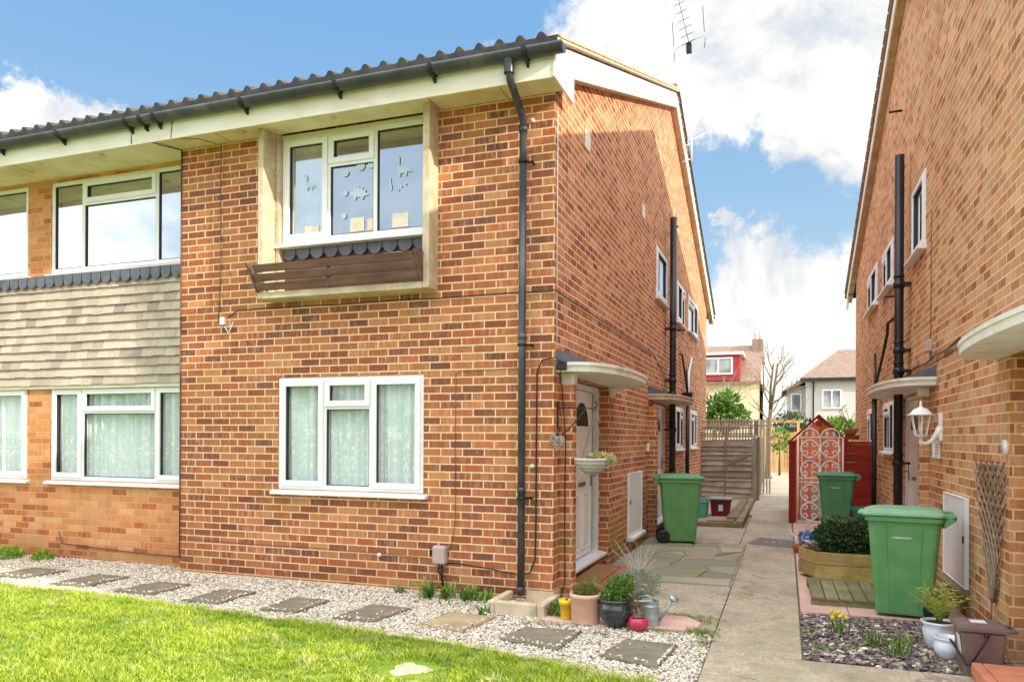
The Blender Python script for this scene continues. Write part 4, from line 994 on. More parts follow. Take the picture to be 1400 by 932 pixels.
# =========================================================== RIGHT HOUSE
R=thing('brick_building','tan brick house at the right edge with two small white porch canopies','building',(W,0,0))
YF,YB=-2.92,12.0
ry=4.5; zt=lambda y: (7.58-.39*(4.5-y)) if y<ry else (7.58-.302*(y-4.5))
RW=[(2.98,3.87,3.72,4.58),(5.7,6.93,3.83,4.5),(7.75,9.33,3.88,4.58),(5.6,6.72,1.36,2.09),(8.1,9.22,1.42,2.09)]
mb=MB(RIGHT)
wall(mb,YF,YB,-.05,4.62,[(*h,.07) for h in RW]+[(2.80,5.12,-.05,2.10,.16),(-2.3,-.46,-.05,2.13,.16)])
mb.T=None
mb.add([(W,YF,4.62),(W,YB,4.62),(W,YB,zt(YB)-.15),(W,ry,7.43),(W,YF,max(4.64,zt(YF)-.12))],[(0,1,2,3,4)])
mb.quad((W,YF,-.05),(13,YF,-.05),(13,YF,4.9),(W,YF,4.9)); mb.quad((W,YB,-.05),(13,YB,-.05),(13,YB,5.1),(W,YB,5.1)); mb.add([(13,YF,-.05),(13,YB,-.05),(13,YB,5.1),(13,ry,7.43),(13,YF,4.7)],[(0,1,2,3,4)])
mb.box(W-.10,W-.002,2.68,2.79,-.05,2.0)
mb.build('side_wall','brick_right',R,recalc=False)
rx0=W-.12
y0=YF-.42; y1=YB+1.15
def roof2(name,pts):
    return roof(name,R,rx0+.005,13.1,pts)
roof2('roof',[(y0,zt(y0)-.0),(ry,7.58)]); roof2('roof',[(y1,zt(y1)),(ry,7.58)])
mb=MB()
for (a,b) in (((y0,zt(y0)),(ry,7.58)),((y1,zt(y1)),(ry+.002,7.58))):
    rake(mb,rx0+.0,rx0+.022,(a[0],a[1]-.02),(b[0],b[1]-.02),.20)
mb.hexa([(rx0-.002,y1-.38,zt(y1)-.35),(rx0+.024,y1-.38,zt(y1)-.35),(rx0+.024,y1+.0,zt(y1)-.35),(rx0-.002,y1+.0,zt(y1)-.35),(rx0-.002,y1-.38,zt(y1)-.1),(rx0+.024,y1-.38,zt(y1)-.1),(rx0+.024,y1,zt(y1)-.21),(rx0-.002,y1,zt(y1)-.21)])
mb.build('bargeboard','cream_paint',R,.003)
mb=MB()
for (a,b) in (((y0,zt(y0)),(ry,7.58)),((y1,zt(y1)),(ry+.002,7.58))): rake(mb,rx0+.023,W-.001,(a[0],a[1]-.17),(b[0],b[1]-.17),.02)
mb.build('verge_soffit','cream_concrete',R)
mb=MB()
for (a,b) in (((y0,zt(y0)),(ry,7.58)),((y1,zt(y1)),(ry+.002,7.58))): rake(mb,rx0-.03,rx0+.10,(a[0],a[1]+.05),(b[0],b[1]+.05),.06)
for k in range(30):
    t=k/30; y=y1+(ry-y1)*t; z=zt(y); mb.hexa([(rx0-.045,y-.25,z+.125),(rx0+.08,y-.25,z+.125),(rx0+.08,y,z+.04),(rx0-.045,y,z+.04),(rx0-.045,y-.25,z+.14),(rx0+.08,y-.25,z+.14),(rx0+.08,y,z+.085),(rx0-.045,y,z+.085)])
mb.build('verge_tiles','roof_brown',R,.004,seg=1)
mb=MB(); mb.tube([(rx0-.03,y1+.05,zt(y1)-.02),(13,y1+.05,zt(y1)-.02)],.055,10); mb.build('rear_gutter','black_plastic',R)
for i,h in enumerate(RW):
    window(R,RIGHT,*h,[(1,'S')] if i==0 else ([(1,'S'),(.7,'T')] if i!=3 else [(.5,'F'),(1,'T')]),glass='glass_sky' if i<3 else 'glass',curtain='window_backing' if i<3 else 'net',d=.012,sill=.10 if i<3 else .08)
door(R,RIGHT,3.75,5.10,-.10,.12,(3.95,4.95))
mb=MB(RIGHT); mb.box(2.81,3.75,-.15,-.06,-.05,2.09); mb.box(3.75,5.11,-.15,-.11,-.05,.068); mb.build('door_infill','brick_right',R)
c3=canopy(R,RIGHT,2.28,5.2,.46,2.10)
mb=MB(RIGHT); mb.box(2.66,2.81,.003,.11,2.002,2.098); split_build(mb,'canopy_corbel','white_paint',c3,.01)
door(R,RIGHT,-2.29,-1.2,-.11,.16,(-2.15,-1.3))
mb=MB(RIGHT); mb.box(-1.2,-.47,-.15,-.09,-.05,2.12); mb.box(-2.29,-1.2,-.15,-.09,-.05,.11); mb.build('door_infill','brick_right',R)
c4=canopy(R,RIGHT,-2.75,-.16,.36,2.12)
mb=MB(); n=7
mb.box(3.10,3.445,-2.45,-1.12,-.02,.08); 
for k in range(n): 
    y=-2.45+k*.2; mb.box(3.09,3.15,y+.004-.05,y+.193-.05,.05,.128); mb.box(3.154,3.446,y+.004-.05,y+.193-.05,.081,.128)
mb.build('door_step','step_tile',R,.008)
cupboard(R,RIGHT,.77,1.70,.27,1.02,'timber')
stack(R,RIGHT,4.08,.13,0,5.12,.055,(3.45,2.62,2.36,2.22,1.2))
mb=MB(RIGHT); hu=7.15
mb.tube([(hu,.10,0),(hu,.10,2.2)],.04,12); mb.add([(hu-.07,.03,2.22),(hu+.07,.03,2.22),(hu+.07,.17,2.22),(hu-.07,.17,2.22),(hu-.12,.01,2.40),(hu+.12,.01,2.40),(hu+.12,.21,2.40),(hu-.12,.21,2.40)],[(0,3,2,1),(0,1,5,4),(1,2,6,5),(2,3,7,6),(3,0,4,7)])
mb.tube([(hu,.10,2.36),(hu-.8,.08,2.75),(hu-1.3,.06,3.1),(hu-1.35,.06,3.25),(hu-1.75,.0,3.27)],.022,8); mb.tube([(hu,.10,2.36),(hu+.35,.05,2.7),(hu+.7,.03,3.0)],.02,8); mb.build('hopper_pipe','black_plastic',R)
for (u,z) in ((4.9,6.0),(5.3,3.55),(12.0,4.78)):
    mb=MB(RIGHT); mb.tube([(u,0,z),(u,.16,z)],.017,8); mb.build('overflow_pipe','black_plastic',R)
cable(R,[(W-.012,4.85,2.33),(W-.012,4.2,2.37),(W-.012,3.6,2.40),(W-.012,2.9,2.38),(W-.012,2.3,2.41),(W-.012,1.7,2.40),(W-.012,1.1,2.44)],.008)
cable(R,[(W-.012,4.6,2.30),(W-.012,3.0,2.33),(W-.012,1.1,2.36)],.005)
cable(R,[(W-.010,2.58,4.0),(W-.010,2.58,3.3),(W-.010,2.58,2.4)],.004,'brown_board')
mb=MB(RIGHT); mb.box(2.53,2.66,.002,.05,2.48,2.60); mb.tube([(2.58,.03,2.48),(2.57,.03,2.38)],.012,6); mb.build('telephone_box','meter',R,.006)
# number 7 on the recess face
cu=bpy.data.curves.new('house_number','FONT'); cu.body='7'; cu.size=.11; cu.extrude=.003
tmp=bpy.data.objects.new('tmp',cu); COL.objects.link(tmp); bpy.context.view_layer.update()
me=bpy.data.meshes.new_from_object(tmp); bpy.data.objects.remove(tmp)
me.materials.append(MT['white_mark']); o=bpy.data.objects.new('house_number',me); COL.objects.link(o); o.parent=R; o.location=(.062,-.466,1.56); o.rotation_euler=(PI/2,0,0)
mb=MB(RIGHT); mb.lathe((0,0,0),[(0,0)],3) if False else None
mb.tube([(-.40,.0,1.48),(-.40,.025,1.48)],.055,16); mb.build('door_bell','upvc',R)
mb=MB(RIGHT); mb.box(2.06,2.36,.002,.012,1.36,1.54); rim(mb,2.04,2.38,1.34,1.56,.018,.002,.022); 
o=mb.build('wall_plaque','upvc',None,.003,org=Vector((W,2.2,1.48))); tag(o,'small white framed notice plaque on the brick wall below the porch lantern','plaque')
mb=MB(RIGHT)
for k in range(4): mb.box(2.12,2.28,.0125,.014,1.39+.03*k,1.398+.03*k)
mb.build('printed_lines','meter',o)
# lantern
Ln=thing('wall_lantern','white traditional coach lantern on a curved wall bracket beside the far right porch','lantern',(W,2.1,1.6))
lx,ly=W-.19,1.98
LZ=-.10
mb=MB(); mb.lathe((lx,ly,1.66+LZ),[(.0,.0),(.05,.0),(.055,.012),(.056,.02)],6)
for k in range(6):
    a=2*PI*k/6+PI/6; c,s=math.cos(a),math.sin(a); mb.bar((lx+.055*c,ly+.055*s,1.675+LZ),(lx+.092*c,ly+.092*s,1.875+LZ),.009,.009)
mb.lathe((lx,ly,1.872+LZ),[(.095,0),(.125,.004),(.125,.014),(.10,.02),(.07,.062),(.02,.085),(.012,.10),(.016,.115),(.006,.15),(0,.152)],6)
mb.build('lantern_frame','white_iron',Ln)
mb=MB(); mb.lathe((lx,ly,1.675+LZ),[(.05,0),(.088,.195)],6); 
for i in range(len(mb.sm)): mb.sm[i]=False
mb.build('lantern_glass','glass',Ln)
mb=MB(); mb.tube([(lx,ly,1.68+LZ),(lx,ly,1.80+LZ)],.02,10); mb.build('bulb','white_glaze',Ln)
mb=MB(); mb.tube([(lx,ly,1.56),(lx,ly,1.50),(lx+.01,ly,1.47)],[.012,.016,.008],8); mb.tube([(lx,ly,1.505),(lx+.05,ly,1.49),(lx+.10,ly,1.52),(lx+.15,ly,1.60),(lx+.185,ly,1.64)],[.014,.018,.024,.032,.05],10)
mb.hexa([(W-.03,ly-.035,1.52),(W-.002,ly-.035,1.52),(W-.002,ly+.035,1.52),(W-.03,ly+.035,1.52),(W-.03,ly-.03,1.80),(W-.002,ly-.03,1.80),(W-.002,ly+.03,1.80),(W-.03,ly+.03,1.80)]); mb.build('bracket_arm','white_iron',Ln)
# expanding willow trellis
mb=MB(RIGHT)
n=6
def lat(t,s): # s 0..1 top->bottom, t 0..1 across
    w=max(0,1-s**1.5); c=.0+(-.14)*s; return (c+(t-.5)*(.92*w+.05),1.37-1.05*s)
for k in range(-10,n+10):
    for sg,dd in ((1,.02),(-1,.032)):
        pts=[]
        for j in range(26):
            s=j/25*1.0; t=(k+.5)/n+sg*s*1.5
            if 0<=t<=1: u,z=lat(t,s*.98); pts.append((u,dd,z))
        if len(pts)>2: mb.tube(pts,.0075,5)
mb.tube([(-.12,.03,.34),(-.10,.03,.12)],.008,5)
o=mb.build('willow_trellis','trellis_wood',None,org=Vector((W,0,.3))); tag(o,'expanded willow trellis hung fan-like on the right brick wall','trellis')

# =========================================================== OBJECTS
def wheelie(kind,lid,body,marks=True):
    """front (hinge opposite) faces -x; origin at ground centre"""
    o=thing('wheelie_bin','x','wheelie bin',(0,0,0),'green wheelie bins')
    mb=MB()
    def sec(xa,xb,yw,z,r=.05,n=4):
        pts=[]
        for (cx,cy,a0) in ((xb-r,yw-r,0),(xa+r,yw-r,PI/2),(xa+r,-yw+r,PI),(xb-r,-yw+r,3*PI/2)):
            for k in range(n+1): a=a0+PI/2*k/n; pts.append((cx+r*math.cos(a),cy+r*math.sin(a),z))
        return pts
    secs=[sec(-.235,.19,.205,.03),sec(-.24,.20,.21,.05),sec(-.262,.235,.232,.35),sec(-.30,.275,.262,.86),sec(-.305,.28,.266,.90),sec(-.325,.30,.285,.905,.05),sec(-.325,.30,.285,.945,.05),sec(-.31,.29,.272,.95,.05)]
    n=len(secs[0]); vs=[p for s in secs for p in s]; fs=[(i*n+k,i*n+(k+1)%n,(i+1)*n+(k+1)%n,(i+1)*n+k) for i in range(len(secs)-1) for k in range(n)]+[tuple(range(n))[::-1]]
    mb.add(vs,fs,0,False)
    # shallow vertical ribs on both sides
    for sg in(-1,1):
        for x in (-.16,.12):
            mb.hexa([(x*.82,sg*.212,.06),(x*.82+.008,sg*.212,.06),(x*.82+.008,sg*.216,.06),(x*.82,sg*.216,.06),(x,sg*.264,.86),(x+.01,sg*.264,.86),(x+.01,sg*.2685,.86),(x,sg*.2685,.86)])
    b=mb.build('body',body,o,.006)
    mb=MB()
    ls=[sec(-.345,.30,.295,.951,.05),sec(-.35,.305,.30,.965,.05),sec(-.345,.30,.295,.985,.06),sec(-.29,.27,.25,1.01,.08),sec(-.25,.22,.20,1.022,.08)]
    vs=[p for s in ls for p in s]; mb.add(vs,[(i*n+k,i*n+(k+1)%n,(i+1)*n+(k+1)%n,(i+1)*n+k) for i in range(len(ls)-1) for k in range(n)]+[tuple(range((len(ls)-1)*n,len(ls)*n)),tuple(range(n))[::-1]],0,False)
    mb.hexa([(-.39,-.16,.955),(-.345,-.19,.955),(-.345,.19,.955),(-.39,.16,.955),(-.39,-.16,.968),(-.345,-.19,.98),(-.345,.19,.98),(-.39,.16,.968)])
    mb.box(.295,.36,-.24,-.16,.945,.985); mb.box(.295,.36,.16,.24,.945,.985)
    mb.build('lid',lid,o,.008)
    mb=MB(); mb.tube([(.375,-.25,.955),(.375,.25,.955)],.018,10); 
    for sg in(-1,1): mb.hexa([(.28,sg*.20,.86),(.30,sg*.25,.86),(.39,sg*.25,.93),(.39,sg*.235,.93),(.28,sg*.20,.93),(.30,sg*.25,.93),(.39,sg*.25,.975),(.39,sg*.235,.975)])
    mb.build('handle',body,o)
    mb=MB(); mb.tube([(.235,-.235,.10),(.235,.235,.10)],.012,8); mb.build('axle','black_plastic',o)
    for sg in(-1,1):
        mb=MB(); prof=[(.02,-.02),(.07,-.024),(.098,-.022),(.10,-.012),(.10,.012),(.098,.022),(.07,.024),(.02,.02)]
        m2=MB(lambda x,y,z:(x+.235,z+sg*.245,y+.10)); m2.lathe((0,0,0),prof,24); m2.lathe((0,0,0),[(0,-.026),(.03,-.026),(.03,.026),(0,.026)],12); m2.build('wheel','black_plastic',o)
    if marks:
        mb=MB(); x=-.105
        for k in range(10):
            w=.0125; y=-.2615; h=.019
            mb.box(x,x+.0035,y-.0012,y,.745,.745+h); mb.box(x+.0036,x+w-.004,y-.0012,y,.745+(h-.0045)*random.random(),.7495+(h-.0045)*.9)
            if k%2: mb.box(x+w-.0039,x+w-.001,y-.0012,y,.745,.745+h)
            x+=w+.0035
        mb.build('lettering','white_mark',o)
    return o
wb=wheelie('a','green_bin_light','green_bin')
wb.scale=(.95,.93,.90); wb.location=(2.955,.70,.03); wb.rotation_euler=(0,0,math.radians(-7)); wb['label']='large light green wheelie bin nearest the camera, behind the white pots and brown caddy'
w2=wheelie('b','green_bin','green_bin',False); w2.scale=(.98,.98,.97); w2.location=(.51,4.72,.02); w2.rotation_euler=(0,0,PI+math.radians(10)); w2['label']='green wheelie bin standing against the centre building beside the second door'
w3=wheelie('c','green_bin_dark','green_bin_dark'); w3.scale=(.93,.93,.93); w3.location=(2.80,7.25,.03); w3.rotation_euler=(0,0,math.radians(-3)); w3['label']='darker green wheelie bin in front of the white scrollwork gate'
# recycling box
def tub(o,name,x0,x1,y0,y1,z0,z1,tp,m,rim_w=.02,bev=.008):
    mb=MB(); t=tp
    out=[(x0+t,y0+t,z0),(x1-t,y0+t,z0),(x1-t,y1-t,z0),(x0+t,y1-t,z0),(x0,y0,z1),(x1,y0,z1),(x1,y1,z1),(x0,y1,z1)]
    k=.008; inn=[(x0+t+k,y0+t+k,z0+k),(x1-t-k,y0+t+k,z0+k),(x1-t-k,y1-t-k,z0+k),(x0+t+k,y1-t-k,z0+k),(x0+k,y0+k,z1),(x1-k,y0+k,z1),(x1-k,y1-k,z1),(x0+k,y1-k,z1)]
    mb.add(out+inn,[(0,3,2,1),(0,1,5,4),(1,2,6,5),(2,3,7,6),(3,0,4,7),(8,9,10,11),(8,12,13,9),(9,13,14,10),(10,14,15,11),(11,15,12,8)])
    r=rim_w; 
    for (a,b,c,d) in ((x0-r,x0,y0-r,y1+r),(x1,x1+r,y0-r,y1+r),(x0,x1,y0-r,y0),(x0,x1,y1,y1+r)): mb.box(a,b,c,d,z1-.03,z1+.004)
    return mb.build(name,m,o,bev)
G=thing('recycling_box','dark green open recycling box on the paving in front of the red fence','recycling box',(3.2,6.75,.03)); tub(G,'box',3.00,3.38,6.6,7.0,.03,.43,.05,'green_box')
mb=MB(); mb.quad((3.02,6.62,.36),(3.36,6.62,.36),(3.36,6.98,.36),(3.02,6.98,.36)); mb.build('contents','green_box',G)
T_=thing('recycling_box','small teal recycling box half hidden behind the wheelie bin at the left','recycling box',(.45,8.3,.05)); tub(T_,'box',.30,.60,8.0,8.5,.05,.36,.03,'teal_box')
M_=thing('recycling_box','maroon box with grey lid and white label on the sandy yard','recycling box',(.83,8.55,.05))
tub(M_,'box',.62,1.0,8.4,8.75,.05,.36,.03,'maroon_box')
mb=MB(); mb.box(.60,1.02,8.38,8.77,.366,.40); mb.build('lid','galv',M_,.01)
mb=MB(); mb.box(.66,.96,8.37,8.379,.33,.355); mb.build('lid_slot','black_plastic',M_)
mb=MB(); mb.box(.78,.86,8.405,8.410,.15,.27); mb.build('label','white_mark',M_)
# brown food caddy
C_=thing('food_waste_caddy','brown food waste caddy with black handle beside the brick step','food caddy',(3.19,-.88,.0))
mb=MB(); xa,xb,ya,yb=3.04,3.33,-1.0,-.72
mb.hexa([(xa+.03,ya+.02,.0),(xb-.03,ya+.02,.0),(xb-.03,yb-.02,.0),(xa+.03,yb-.02,.0),(xa,ya,.34),(xb,ya,.34),(xb,yb,.34),(xa,yb,.34)]); mb.build('body','brown_bin',C_,.022,seg=3)
mb=MB(); mb.box(xa-.015,xb+.015,ya-.012,yb+.012,.342,.375); mb.hexa([(xa+.0,ya+.0,.3755),(xb,ya,.3755),(xb,yb,.3755),(xa,yb,.3755),(xa+.05,ya+.05,.395),(xb-.03,ya+.05,.395),(xb-.03,yb-.05,.395),(xa+.05,yb-.05,.395)])
mb.box(xb+.016,xb+.06,-.95,-.92,.335,.365); mb.box(xb+.016,xb+.06,-.80,-.77,.335,.365); mb.box(xb+.06,xb+.078,-.95,-.77,.335,.365)
lid=mb.build('lid','brown_bin',C_,.008)
mb=MB(); mb.box(3.12,3.22,-.93,-.83,.3955,.397); mb.build('lid_sticker','white_mark',lid)
mb=MB(); mb.tube([(3.20,ya-.01,.325),(3.195,ya-.022,.30),(3.09,ya-.05,.12),(3.07,ya-.04,.115),(3.02,-.92,.22),(3.02,-.75,.22),(3.08,yb+.03,.12),(3.2,yb+.015,.325)],.0085,8); mb.tube([(3.20,ya+.004,.325),(3.20,ya-.02,.325)],.016,10); mb.build('handle','black_plastic',C_)
mb=MB(); mb.hexa([(3.052,-.98,.17),(3.053,-.98,.17),(3.053,-.86,.17),(3.052,-.86,.17),(3.036,-.98,.31),(3.037,-.98,.31),(3.037,-.86,.31),(3.036,-.86,.31)]); mb.build('side_label','white_mark',C_)

C_.location=(3.175,-.96,0); C_.scale=(.90,.90,.90)

# ---- plants helpers
def leaves(mb,c,R_,n,size,flat=.9,shape=.35,m=0,squash=1.0):
    for _ in range(n):
        v=Vector((random.gauss(0,1),random.gauss(0,1),random.gauss(0,1))).normalized(); r=random.uniform(.35,1)**.5
        lump=1+.28*mnoise.noise((v.x*2.3+c[0]*7,v.y*2.3+c[1]*7,v.z*2.3))
        p=Vector(c)+Vector((v.x*R_[0],v.y*R_[1],v.z*R_[2]))*r*lump
        d=(v+Vector((random.gauss(0,.6),random.gauss(0,.6),random.gauss(0,.6)+.3))).normalized(); s=d.cross(Vector((random.gauss(0,1),random.gauss(0,1),random.gauss(0,1)))).normalized()
        L_=size*random.uniform(.6,1.3); w=L_*shape*.5; nn=d.cross(s)*L_*.12
        mb.add([p,p+d*L_*.5+s*w+nn,p+d*L_,p+d*L_*.5-s*w+nn],[(0,1,2),(0,2,3)],m)
def blades(mb,c,n,h,w,spread,droop=.5,m=0,r0=.03):
    for _ in range(n):
        a=random.uniform(0,2*PI); t=random.uniform(.2,1)*spread; H_=h*random.uniform(.6,1.15)
        b=Vector(c)+Vector((random.gauss(0,r0),random.gauss(0,r0),0)); dr=Vector((math.cos(a),math.sin(a),0)); sd=Vector((-math.sin(a),math.cos(a),0))*w/2
        pts=[];N=4
        for k in range(N+1):
            s=k/N; pts.append(b+dr*H_*t*s**1.5+Vector((0,0,H_*(s-droop*t*s*s))))
        vs=[];fs=[]
        for k,p in enumerate(pts):
            ww=(1-(k/N)**2)*.9+.1; vs+= [p-sd*ww,p+sd*ww]
        for k in range(N): fs.append((2*k,2*k+1,2*k+3,2*k+2))
        mb.add(vs,fs,m)
def pot(name,label,cat,c,prof,m,soil_r,soil_z,group='pots of plants by the front door',ring=None):
    o=thing(name,label,cat,c,group); mb=MB(); mb.lathe(c,prof,32); p=mb.build('pot',m,o)
    if soil_r: s=MB(); s.disc((c[0],c[1],c[2]+soil_z),soil_r,bump=.008); s.build('soil','soil',o,recalc=False)
    return o
def vase(r0,r1,h,lip=.012,th=.008): return [(0,0),(r0*.9,0),(r0,.006),(r0+(r1-r0)*.6,h*.55),(r1,h-lip*2),(r1+lip*.5,h-lip*1.8),(r1+lip*.5,h),(r1-th,h),(r1-th,h*.6),(0,h*.55)]
Z0=.024
o=pot('plant_pot','small yellow pot with a dry twiggy plant beside the brick corner','plant pot',(.265,-.50,Z0),[(0,0),(.040,0),(.044,.01),(.056,.12),(.062,.12),(.064,.165),(.055,.165),(.052,.12),(0,.12)],'yellow_glaze',.052,.135)
mb=MB()
for k in range(9):
    a=random.uniform(0,6.3); mb.tube([(.265,-.50,.15),(.265+.02*math.cos(a),-.50+.02*math.sin(a),.20),(.265+.06*math.cos(a),-.50+.06*math.sin(a),.19+random.random()*.08)],.0022,4)
mb.build('twigs','twig',o)
o=pot('plant_pot','large pale terracotta pot planted with clipped heather','plant pot',(.445,-.555,Z0),[(0,0),(.112,0),(.117,.01),(.120,.20),(.128,.205),(.131,.225),(.128,.24),(.112,.24),(.108,.20),(0,.19)],'terracotta',.11,.215)
mb=MB(); leaves(mb,(.445,-.555,.285),(.10,.10,.055),1700,.028,shape=.25); blades(mb,(.445,-.555,.27),60,.07,.003,.8,r0=.05); mb.build('plant','leaf_heather',o)
o=pot('plant_pot','orange terracotta pot on the door step behind the heather','plant pot',(.36,-.24,Z0),vase(.085,.115,.245,.02),'terracotta_red',.10,.19)
mb=MB(); blades(mb,(.42,-.27,.2),26,.18,.014,.8); mb.build('plant','leaf_mid',o)
o=pot('plant_pot','glossy black glazed pot with a leafy green shrub','plant pot',(.705,-.585,Z0),[(0,0),(.075,0),(.085,.01),(.13,.08),(.142,.13),(.135,.175),(.125,.19),(.135,.205),(.147,.212),(.147,.222),(.125,.222),(.115,.18),(0,.17)],'black_glaze',.12,.195)
mb=MB(); leaves(mb,(.72,-.575,.30),(.11,.10,.10),620,.042,shape=.42); leaves(mb,(.66,-.56,.25),(.08,.08,.07),240,.036,shape=.4); leaves(mb,(.78,-.56,.36),(.06,.06,.06),160,.04,shape=.4); blades(mb,(.62,-.52,.2),14,.16,.02,.5); mb.build('plant','leaf_mid',o)
o=pot('plant_pot','silvery lavender with pale feathery stems behind the black pot','plant pot',(.80,-.22,Z0),vase(.10,.13,.17),'terracotta',.11,.14)
mb=MB(); leaves(mb,(.80,-.22,.30),(.18,.14,.13),1900,.035,shape=.22); mb.build('plant','leaf_silver',o)
mb=MB()
for k in range(70):
    a=random.uniform(0,6.3); s=random.uniform(.02,.24); h=random.uniform(.28,.62)
    mb.tube([(.80,-.22,.2),(.80+s*.4*math.cos(a),-.22+s*.4*math.sin(a),.2+h*.5),(.80+s*math.cos(a)-.03,-.22+s*math.sin(a),.05+h)],.0009,3,cap=False)
mb.build('dry_stems','straw',o)
o=pot('plant_pot','small round pink pot with a bare stemmed seedling','plant pot',(.895,-.64,Z0),[(0,0),(.05,0),(.06,.005),(.078,.04),(.08,.065),(.072,.09),(.068,.095),(.06,.095),(.06,.08),(0,.08)],'pink_glaze',.06,.083,)
mb=MB(); mb.tube([(.895,-.64,.10),(.90,-.64,.16),(.89,-.64,.20)],[.007,.005,.003],6); mb.tube([(.897,-.64,.12),(.85,-.65,.18)],[.005,.003],5); mb.tube([(.899,-.64,.13),(.925,-.63,.17)],[.004,.003],5); leaves(mb,(.90,-.64,.17),(.03,.03,.04),22,.04,m=1); mb.build('plant',['twig','leaf_dark'],o)
# watering can
Wc=thing('watering_can','galvanised metal watering can standing among the pots, rose pointing right','watering can',(.955,-.45,Z0)); c=(.955,-.43,Z0)
mb=MB(); mb.lathe(c,[(0,0),(.072,0),(.075,.006),(.070,.05),(.071,.055),(.069,.06),(.068,.145),(.070,.15),(.066,.155),(.062,.165)],28); mb.build('body','galv',Wc)
mb=MB(); mb.lathe((c[0],c[1],c[2]+.165),[(.062,0),(.064,.01),(.068,.03)],28); mb.hexa([(c[0]-.068,c[1]-.06,c[2]+.19),(c[0]+.03,c[1]-.06,c[2]+.185),(c[0]+.03,c[1]+.06,c[2]+.185),(c[0]-.068,c[1]+.06,c[2]+.19),(c[0]-.068,c[1]-.055,c[2]+.197),(c[0]+.02,c[1]-.055,c[2]+.205),(c[0]+.02,c[1]+.055,c[2]+.205),(c[0]-.068,c[1]+.055,c[2]+.197)]); mb.build('hood','galv',Wc)
mb=MB(); mb.tube([(c[0]+.062,c[1],c[2]+.03),(c[0]+.12,c[1]-.02,c[2]+.11),(c[0]+.175,c[1]-.04,c[2]+.21)],[.017,.012,.009],10); mb.tube([(c[0]+.06,c[1],c[2]+.13),(c[0]+.13,c[1]-.022,c[2]+.125)],.004,6); sp=mb.build('spout','galv',Wc)
mb=MB(); d=Vector((.55,-.2,.75)).normalized(); p=Vector((c[0]+.172,c[1]-.038,c[2]+.205)); mb.tube([p,p+d*.03,p+d*.045],[.010,.038,.040],18); mb.build('rose','galv',sp)
mb=MB(); mb.tube([(c[0]-.06,c[1],c[2]+.07),(c[0]-.11,c[1]+.01,c[2]+.13),(c[0]-.10,c[1]+.01,c[2]+.21),(c[0]-.03,c[1],c[2]+.23),(c[0]+.04,c[1],c[2]+.20)],.007,8); mb.build('handle','galv',Wc)
# hanging basket, bracket, heart
Bk=thing('hanging_basket_bracket','black iron hanging basket bracket fixed to the brick pier by the door','bracket',(.0,.1,1.6))
mb=MB(); mb.box(.0025,.012,.09,.115,1.50,1.86); mb.tube([(.008,.10,1.80),(.345,.10,1.80),(.37,.10,1.81),(.38,.10,1.84),(.365,.10,1.86),(.35,.10,1.845)],.006,8); mb.tube([(.008,.10,1.53),(.10,.10,1.60),(.20,.10,1.70),(.27,.10,1.79)],.006,8); mb.tube([(.36,.10,1.80),(.365,.10,1.775),(.35,.10,1.765),(.335,.10,1.78)],.004,6); mb.build('iron_arm','dark_iron',Bk)
Bs=thing('hanging_basket','grey wicker hanging basket with pale dried flowers on three chains','hanging basket',(.335,.10,1.2)); c=(.335,.10,1.205)
mb=MB()
for k in range(15):
    t=k/14; r=.045+(.155-.045)*math.sin(t*PI/2)**.8; z=c[2]+.125*t
    mb.tube([(c[0]+(r+.004*(i%2)*(1 if k%2 else -1))*math.cos(2*PI*i/30),c[1]+(r+.004*(i%2)*(1 if k%2 else -1))*math.sin(2*PI*i/30),z+.002*math.sin(i*3+k)) for i in range(31)],.0065,5)
mb.tube([(c[0]+.158*math.cos(2*PI*i/24),c[1]+.158*math.sin(2*PI*i/24),c[2]+.133) for i in range(25)],.010,6)
mb.disc((c[0],c[1],c[2]+.003),.046)
mb.build('basket','wicker',Bs)
mb=MB(); mb.disc((c[0],c[1],c[2]+.115),.145,bump=.01); mb.build('soil','soil',Bs,recalc=False)
mb=MB()
for k in range(3):
    a=2*PI*k/3+.4; p=Vector((c[0]+.15*math.cos(a),c[1]+.15*math.sin(a),c[2]+.135)); q=Vector((.35,.10,1.765)); mb.tube([p+(q-p)*i/10 for i in range(11)],.0028,4)
mb.build('chain','chain',Bs)
mb=MB(); leaves(mb,(c[0]+.07,c[1],c[2]+.15),(.10,.09,.035),260,.038,shape=.5); leaves(mb,(c[0]+.17,c[1]-.02,c[2]+.12),(.045,.05,.06),120,.036,shape=.5); leaves(mb,(c[0]-.06,c[1],c[2]+.135),(.08,.08,.02),60,.03); mb.build('plant','leaf_yellow',Bs)
Ht=thing('wicker_heart','pale woven wicker heart hanging on the corner of the brick wall','ornament',(.05,-.03,1.4))
mb=MB()
for k in range(42):
    s=random.uniform(.25,1.0); ph=random.uniform(0,6.3); pts=[]
    for i in range(7):
        t=ph+i*.28; x=.075*math.sin(t)**3*s; z=(.0048*(13*math.cos(t)-5*math.cos(2*t)-2*math.cos(3*t)-math.cos(4*t)))*s*1.15
        pts.append((.045+x*1.0,-.035+random.uniform(-.014,.014),1.49+z))
    mb.tube(pts,.0034,4)
mb.build('woven_heart','wicker',Ht)
mb=MB(); mb.tube([(.045,-.03,1.56),(.03,-.01,1.62)],.002,4); mb.build('string','twig',Ht)

